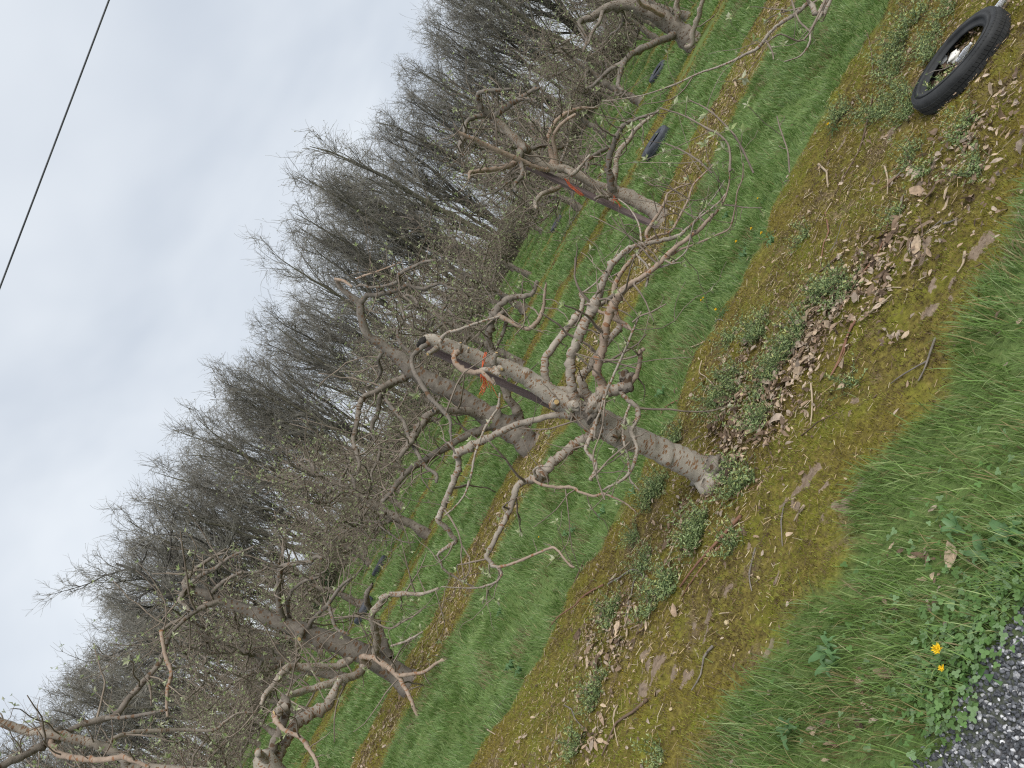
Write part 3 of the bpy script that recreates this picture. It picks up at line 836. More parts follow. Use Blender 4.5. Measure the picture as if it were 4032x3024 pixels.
t.limb('Z1 1240 920 14 1250 830 14 1275 760 15 1302 672 15 1334 595 15 1382 488 15 1430 382 14 1470 282 13 1510 188 11', -0.22, -0.40, sides=6, sprout_kw=SPs)
t.limb('Z1 1462 248 11 1510 210 11 1570 190 10 1655 143 8', -0.38, -0.45, 'twig', sides=5, sprout_kw=SPs)
t.limb('Z1 1512 405 12 1490 440 12 1400 464 11 1310 470 11 1220 455 10 1125 428 8', -0.28, -0.2, 'twig', sides=5, sprout_kw=SPs)
# top side branches
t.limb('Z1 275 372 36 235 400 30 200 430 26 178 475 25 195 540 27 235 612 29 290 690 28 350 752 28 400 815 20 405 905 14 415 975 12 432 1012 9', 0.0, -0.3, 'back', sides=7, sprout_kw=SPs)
t.limb('Z1 345 362 24 380 312 19 460 290 18 560 252 16 690 215 12', 0.0, -0.15, sides=6, sprout_kw=SPs)
t.limb('Z1 450 420 34 424 440 32 432 482 32 480 528 33 550 540 32 585 535 26 620 572 22 655 606 20', -0.02, -0.16, 'young', sides=8)
t.limb('Z1 580 528 28 630 525 28 690 552 24', -0.10, -0.17, sides=7)
t.limb('Z1 690 660 12 680 740 14 650 790 15 600 870 14 570 950 14 540 1040 14 520 1150 14 480 1260 12 420 1330 11 370 1370 9', -0.2, -0.45, sides=6, sprout_kw=SPs)
t.limb('Z1 800 865 10 960 870 9 1100 830 9 1170 810 9', -0.2, -0.15, 'twig', sides=5, sprout_kw=SPs)
t.limb('Z1 1300 1280 9 1230 1050 9 1280 880 9 1300 700 10', -0.5, -0.3, 'twig', sides=5, sprout_kw=SPs)
t.limb('Z1 1120 425 10 1240 530 10 1310 600 8', -0.3, -0.25, 'twig', sides=5)
t.finish(0.95)
main_tree = t

# the leaning stake behind the main tree and its orange twine
def stake(A, B, w0, d0, label, group=None):
    A, B = Vector(A), Vector(B)
    ax = (B - A); ln = ax.length
    mb = MB()
    n = 14
    prof = np.array([(-1, -.7), (-.7, -1), (.7, -1), (1, -.7), (1, .7), (.7, 1), (-.7, 1), (-1, .7)]) * np.array([w0, d0]) * .5
    V = []
    for k in range(n + 1):
        z = ln * k / n
        sc = 1 + R.normal(0, 0.02) - (0.25 if k == 0 else 0)
        V += [(p[0] * sc + R.normal(0, .0006), p[1] * sc + R.normal(0, .0006), z) for p in prof]
    Q = [[k * 8 + j, k * 8 + (j + 1) % 8, k * 8 + 8 + (j + 1) % 8, k * 8 + 8 + j] for k in range(n) for j in range(8)]
    V += [(0, 0, ln)]
    T = [[n * 8 + j, n * 8 + (j + 1) % 8, len(V) - 1] for j in range(8)]
    mb.add(np.array(V), Q, T)
    o = link('stake', mb.mesh('stake', False), M['stake'], None, A)
    o.rotation_mode = 'QUATERNION'
    o.rotation_quaternion = ax.to_track_quat('Z', 'Y')
    return tag(o, label, 'stake', group)

A = at('Z1', 1905, 1150, Y1 + 0.14); A[2] = -0.05
B = at('Z1', 262, 398, Y1 + 0.12)
stake(A, B, 0.050, 0.034, 'dark weathered stake leaning behind the large foreground apple tree', 'orchard stakes')

def twine(loops, tails, label, origin):
    root = empty('twine', origin, label, 'twine', 'orange baling twine ties')
    for lp in loops:
        mb = MB(); tube(mb, np.array(lp) - np.array(origin), np.full(len(lp), 0.0028), 5, 3); link('loop', mb.mesh('loop'), M['twine'], root)
    for tl in tails:
        mb = MB(); tube(mb, np.array(tl) - np.array(origin), np.linspace(0.0022, 0.0014, len(tl)), 4, 3); link('loose_end', mb.mesh('loose_end'), M['twine'], root)
    return root

def around(zs, Yf, back):
    """closed loop through pixels seen in front (Yf) and returning behind"""
    f = [at(*z, Yf) for z in zs]
    b = [at(*z, back) for z in zs[::-1]]
    return f + b + [f[0], f[1]]

lp1 = around([('Z1', 604, 428), ('Z1', 592, 470), ('Z1', 588, 520), ('Z1', 592, 570)], Y1 - 0.045, Y1 + 0.19)
lp2 = around([('Z1', 612, 430), ('Z1', 600, 475), ('Z1', 580, 540), ('Z1', 582, 590)], Y1 - 0.048, Y1 + 0.19)
tl = []
for k in range(9):
    e = [(570, 668), (590, 672), (600, 655), (680, 690), (655, 650), (625, 630), (575, 640), (585, 660), (640, 655)][k]
    mid = (600 + (e[0] - 600) * .5 + R.normal(0, 8), 600 + R.normal(0, 6))
    tl.append([at('Z1', 585 + R.normal(0, 4), 560 + R.normal(0, 8), Y1 - 0.06), at('Z1', *mid, Y1 - 0.08 + R.normal(0, .01)), at('Z1', *e, Y1 - 0.09 + R.normal(0, .02))])
twine([lp1, lp2], tl, 'bright orange twine tied round the foreground tree leader with frayed ends', tuple(at('Z1', 590, 560, Y1 - 0.05)))
lp3 = around([('Z1', 1172, 850), ('Z1', 1200, 880)], Y1 + 0.06, Y1 + 0.18)
lp4 = around([('Z1', 1180, 848), ('Z1', 1205, 874)], Y1 + 0.06, Y1 + 0.18)
lp5 = around([('Z1', 1166, 856), ('Z1', 1192, 884)], Y1 + 0.06, Y1 + 0.18)
twine([lp3, lp4, lp5], [[at('Z1', 1285, 755, Y1 - .12), at('Z1', 1306, 770, Y1 - .14), at('Z1', 1304, 795, Y1 - .13)]], 'small orange twine tie low on the stake, beside the main fork', tuple(at('Z1', 1190, 865, Y1 + .06)))

# ------------------------------------------------------------------ the second-row trees that can be told apart
SB = dict(step=0.055, long_p=0.6, llen=(0.15, 0.8), leaf_p=0.5, leaf_size=0.038, tr=0.0046, sides=3)
Y2 = 8.65
base = on_ground('Z1', 880, 965); base[2] = gz(base[0], base[1])
t = Tree('apple_tree', base, float(base[1]), 'grey apple tree in the second row, directly behind the big foreground tree')
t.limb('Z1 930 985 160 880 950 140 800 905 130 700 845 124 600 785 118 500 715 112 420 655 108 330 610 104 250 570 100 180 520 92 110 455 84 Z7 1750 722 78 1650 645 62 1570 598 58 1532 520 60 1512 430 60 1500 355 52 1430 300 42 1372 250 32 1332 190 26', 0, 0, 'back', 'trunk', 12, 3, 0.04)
t.limb('Z7 1325 182 22 1390 196 22 1448 238 18', -.05, -.2, 'young')
t.limb('Z7 1510 360 40 1560 300 36 1625 298 34 1700 282 34 1780 262 30 1850 230 28 1905 242 26 1970 252 25 2030 230 24 2090 212 22 2150 240 20 2210 262 16', 0, -.5, 'back', sprout_kw=SB)
t.limb('Z7 1480 240 16 1520 225 18 1590 242 20 1700 230 22 1780 200 30 1790 152 30 1850 112 28 1895 92 26 1960 60 20 2060 45 16', -.1, -.8, 'back', sprout_kw=SB)
t.limb('Z7 1480 180 14 1560 150 14 1680 110 12 1800 60 10', -.1, -.5, 'young', sprout_kw=SB)
t.limb('Z7 1850 890 56 1780 920 52 1700 952 46 1620 1000 42 1530 1040 40 1500 1110 40 1490 1200 38 1470 1280 37 1455 1360 35 1480 1430 33 1502 1510 28 1490 1585 22', 0, -.6, 'old', sprout_kw=SB)
t.limb('Z7 1760 935 40 1690 985 36 1655 1040 33 1640 1140 33 1602 1220 34 1590 1290 30 1622 1350 27 1650 1405 24 1640 1500 22 1590 1585 18 1600 1650 14', 0, -.3, 'old', sprout_kw=SB)
t.limb('Z7 1690 1050 26 1750 1130 26 1820 1210 28 1842 1280 28 1880 1370 27 1922 1440 27 1980 1540 27 2060 1600 26 2060 1659 20', -.3, -.9, 'back', sprout_kw=SB)
t.limb('Z1 660 825 60 560 782 48 480 766 46 390 765 42 318 764 40 250 820 46 205 885 44 160 960 34 110 1030 26', 0, -.8, 'old', sprout_kw=SB)
t.stub('Z1', 308, 760, 28, -.62, (-0.5, -0.6, 0.5), 0.1, 'old', 'dark')
t.limb('Z1 690 850 50 600 862 44 500 905 44 380 972 42 290 1032 42 200 1082 38 140 1132 35 90 1190 32 60 1235 26 10 1290 18', 0, -.7, 'back', sprout_kw=SB)
t.limb('Z1 850 880 44 810 810 42 780 745 50 735 680 44 705 610 40 665 480 36 640 395 40 626 330 40 640 250 42 655 205 58 690 152 36 750 106 35 830 96 31 880 80 25 905 10 20', 0, -.5, 'old', sprout_kw=SB)
t.limb('Z1 680 205 30 740 240 25 800 270 25 860 286 27 910 242 28 940 182 23 950 90 17 960 20 12', -.4, -.7, 'young', sprout_kw=SB)
t.limb('Z1 660 230 30 720 190 28 725 260 24 700 330 20 660 420 14', -.4, -.2, 'old', sprout_kw=SB)
t.limb('Z7 1820 860 40 1900 780 30 1850 700 26 1800 640 24 1780 560 22 1830 470 20 1800 380 16', 0, .6, 'back', sprout_kw=SB)
t.limb('Z7 1700 680 30 1640 760 26 1660 850 24 1620 930 20 1560 960 14', 0, .5, 'back', sprout_kw=SB)
t.finish()

base = on_ground('Z6', 1330, 1125); base[2] = gz(base[0], base[1])
t = Tree('apple_tree', base, float(base[1]), 'pale smooth-trunked apple tree in the second row, at the left')
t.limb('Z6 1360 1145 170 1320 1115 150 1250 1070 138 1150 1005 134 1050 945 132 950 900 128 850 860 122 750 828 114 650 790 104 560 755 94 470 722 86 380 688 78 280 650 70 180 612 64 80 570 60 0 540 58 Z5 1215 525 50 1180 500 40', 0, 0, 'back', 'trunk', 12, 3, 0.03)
t.stub('Z6', 612, 828, 44, -.2, (-0.3, -1, -.1), 0.1, 'back')
t.limb('Z6 1120 960 60 1095 920 46 1112 850 46 1092 760 46 1080 682 44 1130 602 38 1170 556 35 1280 546 28 1400 546 22 1500 512 15', 0, -.7, 'limb', sprout_kw=SB)
t.limb('Z6 1190 960 70 1160 890 58 1145 830 50 1110 745 46 1098 700 40', 0, .2, 'back')
t.limb('Z6 1080 480 14 1040 570 36 1062 640 34', .5, .8, 'old')
t.limb('Z6 980 920 60 880 1000 46 750 1012 50 600 1016 52 535 1022 48 490 1072 40 440 1140 36 390 1200 30 370 1260 18', 0, -.8, 'limb', sprout_kw=SB)
t.limb('Z6 1100 970 46 1030 1000 42 1000 1050 50 900 1086 54 830 1112 50 700 1150 46 600 1180 46 520 1212 38 480 1260 20', 0, -1.0, 'limb', sprout_kw=SB)
t.limb('Z6 1060 1000 40 1010 950 34 1100 965 36 1180 1020 34 1240 1070 32 1290 1150 28 1330 1230 24 1370 1330 20 1440 1365 14', -.3, -1.2, 'young', sprout_kw=SB)
t.limb('Z6 1240 1068 24 1330 1060 24 1420 1040 22 1490 990 20 1555 975 20 1600 1015 16 1655 1050 14 1720 1010 12 1760 900 11 1800 700 10 1805 600 8', -.8, -1.3, 'young', sprout_kw=SB)
t.limb('Z6 520 740 46 500 690 42 478 600 38 480 500 36 490 400 36 520 372 34 600 352 30 680 345 28 720 310 22 760 320 16', 0, -.4, 'back', sprout_kw=SB)
t.limb('Z6 660 790 40 690 720 26 740 670 26 800 610 28 880 500 22 940 450 14', 0, -.5, 'back', sprout_kw=SB)
t.limb('Z6 800 615 22 820 690 22 850 770 20 930 805 16', -.4, -.6, 'back', sprout_kw=SB)
t.limb('Z6 560 750 24 540 620 22 560 540 22 640 470 20 740 440 14', .1, -.3, 'back', sprout_kw=SB)
t.limb('Z6 1080 720 12 1190 770 12 1280 720 12 1340 690 11 1395 650 9', -.6, -.8, 'twig', sprout_kw=SB)
t.limb('Z6 1200 880 14 1290 850 15 1350 820 14 1400 790 10', -.6, -.9, 'limb', sprout_kw=SB)
t.limb('Z5 1250 540 50 1190 530 44 1160 560 34 1150 590 30 1190 630 26 1230 680 20', 0, -.3, 'old', sprout_kw=SB)
t.limb('Z5 1200 520 40 1170 490 34 1200 440 28 1260 380 26 1330 330 24 1400 290 20 1450 260 14', 0, .4, 'old', sprout_kw=SB)
t.limb('Z5 1220 520 34 1230 470 28 1300 420 28 1380 380 26 1440 330 22 1520 290 18 1620 245 12', 0, -.3, 'back', sprout_kw=SB)
t.limb('Z5 1350 545 30 1380 510 26 1440 460 24 1540 410 22', 0, -.4, 'old', sprout_kw=SB)
t.limb('Z5 1450 600 34 1380 600 36 1300 630 32 1240 665 28 1190 700 24 1090 740 26 1040 780 24', 0, -.3, 'old', sprout_kw=SB)
t.limb('Z5 1560 640 26 1440 580 24 1300 610 14', 0, .3, 'young', sprout_kw=SB)
t.finish()

base = on_ground('Z8', 1630, 1385); base[2] = gz(base[0], base[1])
t = Tree('apple_tree', base, float(base[1]), 'slender tan apple tree with a long stake in the second row, at the right')
YE = float(base[1])
t.limb('Z8 1660 1400 120 1620 1375 104 1560 1335 98 1480 1290 92 1400 1250 90 1330 1225 84 1250 1195 62 1170 1160 56 1090 1115 54 1020 1080 52 950 1072 50 880 1055 54 820 1010 56 760 955 56 700 890 52 655 845 48 610 795 46 560 755 44', 0, 0, 'limb', 'trunk', 12, 3, 0.04)
t.limb('Z8 1330 1225 60 1305 1190 44 1288 1080 40 1300 985 38 1330 900 36 1370 820 30 1430 775 22 1520 740 16 1600 715 12', 0, -.6, 'back', sprout_kw=SB)
t.limb('Z8 1325 1200 46 1330 1085 36 1358 965 35 1405 910 30 1480 810 24 1560 745 18 1610 705 12', 0, .3, 'limb', sprout_kw=SB)
t.limb('Z8 570 760 40 520 722 34 482 690 32 456 640 30 460 600 28 510 580 26 600 574 24 670 568 18', 0, -.3, 'back', sprout_kw=SB)
t.limb('Z8 555 750 40 640 682 36 720 632 32 790 585 24 850 560 16', 0, -.4, 'back', sprout_kw=SB)
t.limb('Z8 720 635 22 780 630 20 830 650 14', -.3, -.5, 'back', sprout_kw=SB)
t.limb('Z8 530 735 34 430 752 30 382 782 28 370 850 28 350 900 34 340 960 26 370 1010 20', 0, -.5, 'back', sprout_kw=SB)
t.limb('Z8 330 845 22 430 888 28 520 930 30 620 978 32 700 1012 32 780 1048 32 850 1075 30 910 1085 24', -.5, -.1, 'young', sprout_kw=dict(SB, long_p=.3))
t.limb('Z8 780 960 56 740 960 60 720 1010 34 740 1080 28 730 1130 26 690 1180 24 700 1220 20', -.1, -.5, 'back', sprout_kw=SB)
t.limb('Z8 720 1000 36 680 1050 34 600 1075 32 530 1085 30 480 1090 26 410 1100 22 400 1140 18', -.1, -.6, 'young', sprout_kw=SB)
t.limb('Z8 980 1190 30 920 1220 30 860 1240 28 820 1290 26 830 1330 24', 0, -.4, 'limb', sprout_kw=SB)
t.limb('Z8 940 1070 36 930 1000 30 905 910 28 910 850 27 960 770 26 1040 710 24 1130 690 22 1220 688 12', 0, .5, 'young', sprout_kw=SB)
t.limb('Z8 960 1050 30 950 960 26 940 860 24 1000 780 24 1080 730 18', 0, -.3, 'young', sprout_kw=SB)
t.limb('Z8 1020 1080 34 1060 1110 32 1110 1060 18 1170 990 14', -.1, -.3, 'limb', sprout_kw=SB)
t.limb('Z8 1130 1150 26 1150 1060 26 1170 1010 26 1240 970 24 1300 935 18', 0, .5, 'back', sprout_kw=SB)
t.limb('Z8 780 960 30 860 930 26 930 950 22 1000 940 18', 0, .4, 'back', sprout_kw=SB)
t.limb('Z8 1230 1190 30 1290 1260 26 1240 1250 20 1200 1270 14', -.1, -.3, 'old', sprout_kw=SB)
t.finish()
A = on_ground('Z8', 1640, 1462); A[1] = YE + 0.05; A = at('Z8', 1640, 1462, YE + .02); A[2] = min(A[2], -0.03)
stake(at('Z8', 1690, 1486, YE - .06), at('Z8', 770, 1060, YE + .10), 0.085, 0.05, 'long dark stake leaning against the slender tan apple tree', 'orchard stakes')
og = at('Z8', 1090, 1225, YE - .12)
lp = [at('Z8', x + R.normal(0, 3), y + R.normal(0, 3), YE - .13 + R.normal(0, .02)) for x, y in [(1010, 1140), (1040, 1175), (1070, 1200), (1120, 1240), (1125, 1250), (1090, 1235), (1060, 1205)]]
lq = [[at('Z8', x + R.normal(0, 5), y + R.normal(0, 5), YE - .13 + R.normal(0, .03)) for x, y in [(1015 + R.normal(0, 8), 1145), (1045, 1185), (1085, 1215), (1125 + R.normal(0, 8), 1248)]] for k in range(9)]
twine([lp], lq, 'tangle of orange twine hanging on the slender tan apple tree', tuple(og))
lq = [[at('Z8', x + R.normal(0, 6), y + R.normal(0, 6), YE - .1 + R.normal(0, .03)) for x, y in [(1320, 1265), (1345, 1285), (1370, 1320)]] for k in range(6)]
twine([[at('Z8', 1325, 1250, YE - .14), at('Z8', 1322, 1290, YE - .14), at('Z8', 1310, 1300, YE + .14), at('Z8', 1315, 1250, YE + .14), at('Z8', 1325, 1250, YE - .14)]], lq, 'orange twine tie at the fork of the slender tan apple tree', tuple(at('Z8', 1330, 1270, YE - .1)))

# third row, right edge
base = on_ground('Z8', 1840, 285); base[2] = gz(base[0], base[1])
t = Tree('apple_tree', base, float(base[1]), 'thick dark apple tree leaning into view at the far right')
t.limb('Z8 1870 290 140 1830 262 124 1770 215 112 1700 165 108 1620 115 104 1540 70 96 1460 40 80 1380 30 60 1280 48 54 1200 98 48 1125 130 42', 0, 0, 'old', 'trunk', 11, 3, 0.06)
SB3 = dict(SB, leaf_size=0.045, tr=0.0048, step=0.2)
t.limb('Z8 1120 130 36 1098 158 32 1130 215 30 1150 260 24 1130 330 18', 0, -.5, 'back', sprout_kw=SB3)
t.limb('Z8 1720 215 50 1650 250 42 1560 285 42 1470 325 40 1400 385 36 1370 450 32 1350 540 26 1380 580 16', 0, -.9, 'back', sprout_kw=SB3)
t.limb('Z8 1400 390 30 1320 430 30 1250 490 26 1200 540 24 1150 560 16', -.5, .3, 'old', sprout_kw=SB3)
t.limb('Z8 1560 80 40 1520 20 36 1450 -40 30', 0, .3, 'back')
t.limb('Z8 1740 190 40 1730 110 36 1725 20 34 1730 -60 26', 0, -.4, 'limb', sprout_kw=SB3)
t.limb('Z8 1780 300 26 1820 285 34 1830 200 32 1860 120 32 1880 40 30 1900 -40 26', -.2, -.8, 'limb', sprout_kw=SB3)
t.limb('Z8 1640 100 26 1580 70 26 1500 30 24 1470 -20 20', -.2, -.8, 'young', sprout_kw=SB3)
t.limb('Z8 1250 60 26 1230 140 24 1190 200 20 1160 280 16', 0, -.6, 'old', sprout_kw=SB3)
t.limb('Z8 1350 40 24 1390 110 22 1360 180 18 1300 220 14', 0, .6, 'back', sprout_kw=SB3)
t.finish()

# first-row neighbour at the left: only its limbs reach into the frame
YD = Y1 + 0.15
bx_, by_ = -3.05, YD
t = Tree('apple_tree', (bx_, by_, gz(bx_, by_)), YD, 'near apple tree at the lower left edge, only its limbs in view')
p0 = at('Z6', 400, 1659, YD); p1 = at('Z5', 650, 1525, YD)
mb = MB()
tb = np.array([[bx_ - .05, by_, -0.05], [bx_, by_, 0.1], [bx_ + .03, by_, .5], [bx_ + .08, by_, 0.95], [p0[0] - .1, by_, p0[2] - .15], [p0[0] + .05, by_, p0[2] + .05]])
tube(mb, tb - t.o, np.array([.12, .09, .075, .07, .06, .05]), 12, 3, .05)
t.part('trunk', mb, M['bark'])
SD = dict(step=0.06, long_p=0.45, llen=(0.12, 0.55), leaf_p=0.6, leaf_size=0.03, tr=0.0022, sides=5)
t.limb('Z6 380 1720 90 440 1659 84 470 1600 78 500 1520 72 560 1425 72 600 1372 72 690 1312 70 780 1270 62 810 1225 60 850 1140 46 880 1100 30', 0, .5, 'limb', sprout_kw=dict(SD, t0=.4))
t.limb('Z6 390 1700 80 410 1640 74 440 1545 66 490 1430 60 520 1330 56 532 1235 50 500 1190 26', 0, .25, 'old', sprout_kw=SD)
t.limb('Z6 460 1330 40 480 1380 30 530 1425 30 620 1465 26 680 1540 24 720 1620 22 740 1680 18', .1, -.2, 'young', sprout_kw=SD)
t.stub('Z6', 462, 1300, 40, .1, (-.5, -.6, .6), 0.06, 'limb')
t.burr('Z6', 470, 1310, 60, .12, (1, 1, 1), 'limb', .3)
t.limb('Z6 420 1659 60 380 1590 50 350 1560 50', 0, -.1, 'bark')
t.limb('Z6 370 1700 60 Z5 900 1660 60 800 1600 56 720 1555 54 650 1522 52 550 1492 54 400 1455 54 260 1430 52 130 1418 52 0 1362 48 -120 1300 40', 0, -.1, 'limb', sprout_kw=SD)
t.limb('Z5 380 1445 60 310 1492 50 220 1542 48 130 1590 48 0 1650 46 -100 1700 36', 0, -.3, 'old', sprout_kw=SD)
t.limb('Z5 360 1440 50 430 1425 40 560 1372 37 720 1330 38 780 1270 38 850 1180 37 940 1082 35 1020 985 30 1060 870 28 1100 790 26 1180 712 22 1260 655 16', 0, .6, 'old', sprout_kw=SD)
t.limb('Z5 680 1340 26 800 1335 23 950 1310 20 1060 1290 14', .1, -.1, 'back', sprout_kw=SD)
t.limb('Z5 600 1510 40 690 1500 30 750 1460 28 850 1430 27 1000 1420 25 1150 1415 23 1350 1420 20 1430 1370 17 1520 1310 14 1640 1305 10', 0, .5, 'limb', sprout_kw=SD)
t.limb('Z5 340 1460 44 325 1510 38 352 1552 38 420 1582 37 550 1602 37 650 1610 35 780 1592 31 880 1620 27 950 1655 20', -.05, -.4, 'young', sprout_kw=SD)
t.burr('Z5', 370, 1450, 80, 0, (1, 1, 1), 'old', .3)
t.limb('Z5 1030 780 26 1040 870 25 1060 960 24 1092 1050 23 1070 1150 20 1062 1250 18 1070 1330 14', .4, .1, 'young', sprout_kw=SD)
t.limb('Z5 940 1085 18 960 1160 14 965 1260 10', .3, .2, 'twig', sprout_kw=SD)
t.limb('Z5 1250 660 14 1210 560 14 1190 420 13 1165 260 11 1150 150 8', .6, .4, 'twig', sides=5, sprout_kw=dict(SD, long_p=.15))
t.finish()

# first-row neighbour at the right, out of frame but for its shoots
bx_, by_ = 3.95, 4.0
t = Tree('apple_tree', (bx_, by_, gz(bx_, by_)), by_, 'near apple tree beyond the right edge whose long thin shoots hang into view')
mb = MB()
tb = np.array([[bx_, by_, -0.05], [bx_, by_, .4], [bx_ + .1, by_, .9], [bx_ + .2, by_, 1.6], [bx_ + .35, by_, 2.2]])
tube(mb, tb - t.o, np.array([.11, .075, .065, .05, .02]), 12, 3, .05)
t.part('trunk', mb, M['bark'])
hp = tb[2]
t.limb('ZW 1300 -40 36 1180 12 26 1100 80 22 1010 135 20 950 195 20 900 262 18 800 315 15 700 362 13 560 410 11 430 470 9 250 530 7 30 562 5', -.1, .5, 'limb', pre=hp, sides=6, sprout_kw=dict(SD, step=.25, long_p=.3, leaf_p=.5))
t.limb('ZW 1300 -10 22 1250 70 14 1190 170 13 1180 240 12 1130 310 9 1040 342 6', -.1, -.3, 'limb', pre=hp, sides=6, sprout_kw=dict(SD, step=.2))
t.limb('ZW 940 225 10 975 290 8 980 330 6', .0, -.1, 'twig', sides=5, sprout_kw=SD)
t.limb('ZW 530 430 8 480 500 7 400 555 6 250 580 5', .35, .3, 'twig', sides=5, sprout_kw=SD)
t.limb('ZW 1190 180 10 1120 110 9 1080 -10 8', -.15, 0, 'twig', sides=5, sprout_kw=SD)
t.limb('ZW 1270 0 12 1150 220 9 1020 190 8 940 240 6', -.25, -.3, 'twig', sides=5, sprout_kw=SD)
t.limb('ZW 740 950 14 735 820 13 690 755 12 600 705 11 480 640 10 350 598 7', -.9, -.7, 'twig', sides=5, sprout_kw=dict(SD, step=.08, leaf_p=.8, leaf_size=.036))
t.limb('ZW 870 960 12 790 790 11 710 690 10 620 610 9 515 555 7', -.9, -.7, 'twig', sides=5, sprout_kw=dict(SD, step=.08, leaf_p=.8, leaf_size=.036))
t.limb('ZW 640 960 10 560 890 10 480 840 9 380 795 7', -.8, -.7, 'twig', sides=5, sprout_kw=dict(SD, step=.08, leaf_p=.8, leaf_size=.036))
t.limb('ZW 1070 960 9 1060 840 9 1020 720 8 1000 645 6', -1.1, -1.0, 'twig', sides=5, sprout_kw=dict(SD, step=.1, leaf_p=.5, leaf_size=.036))
t.finish()

# ------------------------------------------------------------------ the rest of the orchard: six shapes of gnarled tree, copied
def gen_apple(k):
    """one generated apple tree at the origin; returns its part meshes"""
    lean = R.uniform(-.12, .12, 2)
    H = R.uniform(2.5, 3.1)
    n = 9
    zs = np.linspace(-0.06, H, n)
    P = np.stack([lean[0] * zs + np.cumsum(R.normal(0, .035, n)), lean[1] * zs + np.cumsum(R.normal(0, .035, n)), zs], 1)
    r = np.interp(zs, [-.06, .08, .9, H], [.13, .085, .068, .018])
    tm = MB(); tube(tm, P, r, 9, 3, .07)
    limbs, tw, lv = [], MB(), MB()
    nl = R.integers(11, 15)
    az = R.uniform(0, 6.28)
    for j in range(nl):
        h = 0.6 + (H - 0.7) * (j + .5) / nl
        p = np.array([np.interp(h, zs, P[:, 0]), np.interp(h, zs, P[:, 1]), h])
        az += 2.4 + R.normal(0, .3)
        up = R.uniform(-.05, .55)
        ln = R.uniform(1.15, 2.0) * (1.12 - 0.4 * h / H)
        lp = crooked(p, (math.cos(az), math.sin(az), up), ln, 9, .26, .015)
        r0 = R.uniform(.026, .042) * (1.1 - .35 * h / H)
        lr = np.linspace(r0, .007, len(lp))
        mb = MB(); tube(mb, lp, lr, 6, 2, .12)
        limbs.append(mb)
        sprout(lp, lr, tw, lv, step=.055, long_p=.72, llen=(.25, .95), leaf_p=.55, leaf_size=.040, tr=.0064, sides=3)
        for q in range(R.integers(3, 5)):
            i0 = R.integers(2, 8)
            sp_ = crooked(lp[i0], (lp[i0] - lp[i0 - 1]) * 3 + R.normal(0, .35, 3) + np.array([0, 0, R.uniform(-.2, .45)]), ln * R.uniform(.35, .65), 7, .28, .01)
            sr = np.linspace(lr[i0] * .65, .005, len(sp_))
            tube(mb, sp_, sr, 5, 2, .12)
            sprout(sp_, sr, tw, lv, step=.06, long_p=.7, llen=(.2, .8), leaf_p=.55, leaf_size=.040, tr=.0062, sides=3)
    return tm.mesh('trunk'), [m_.mesh('limb') for m_ in limbs], tw.mesh('twigs'), lv.mesh('young_leaves', False)

APPLE = []
for k in range(5):
    tm, lms, tw, lv = gen_apple(k)
    tm.materials.append(M['old'] if k % 2 else M['back'])
    for l_ in lms: l_.materials.append(M['back'] if k % 3 else M['old'])
    tw.materials.append(M['twig']); lv.materials.append(M['leaf'])
    APPLE.append((tm, lms, tw, lv))

ORD = ['first', 'second', 'third', 'fourth', 'fifth', 'sixth', 'seventh', 'eighth', 'ninth', 'tenth', 'eleventh', 'twelfth', 'thirteenth', 'fourteenth', 'fifteenth', 'sixteenth', 'seventeenth', 'eighteenth', 'nineteenth', 'twentieth', 'twenty-first', 'twenty-second']
def put_apple(x, y, label, k=None, sc=1.0):
    tm, lms, tw, lv = APPLE[R.integers(0, 5) if k is None else k]
    root = empty('apple_tree', (x, y, gz(x, y)), label, 'tree', 'apple trees of the orchard')
    root.rotation_euler = (0, 0, R.uniform(0, 6.28)); root.scale = (sc, sc, sc)
    for nm, me in [('trunk', tm)] + [('limb', l_) for l_ in lms] + [('twigs', tw), ('young_leaves', lv)]:
        o = link(nm, me, None, root)
        if nm in ('twigs', 'young_leaves'): o['kind'] = 'stuff'

put_apple(-6.7, 8.9, 'budding apple tree in the second row, at the lower left edge of view', 0)
ROWX = {2: [-12.2, -9.5, -6.4, -3.2, 0.5, 3.75, 11.4], 3: list(np.arange(-17.5, 17, 2.75)), 4: list(np.arange(-21, 20, 2.7)),
        5: list(np.arange(-25, 24, 2.8)), 6: list(np.arange(-28, 27, 2.95))}
RN = {2: 'third', 3: 'fourth', 4: 'fifth', 5: 'sixth', 6: 'last'}
for rw, xl in ROWX.items():
    for k, x in enumerate(xl):
        put_apple(x + R.normal(0, .2), ROWS[rw][0] + R.normal(0, .18), 'gnarled budding apple tree in the %s row back, %s from the left' % (RN[rw], ORD[k]), None, R.uniform(.92, 1.10))

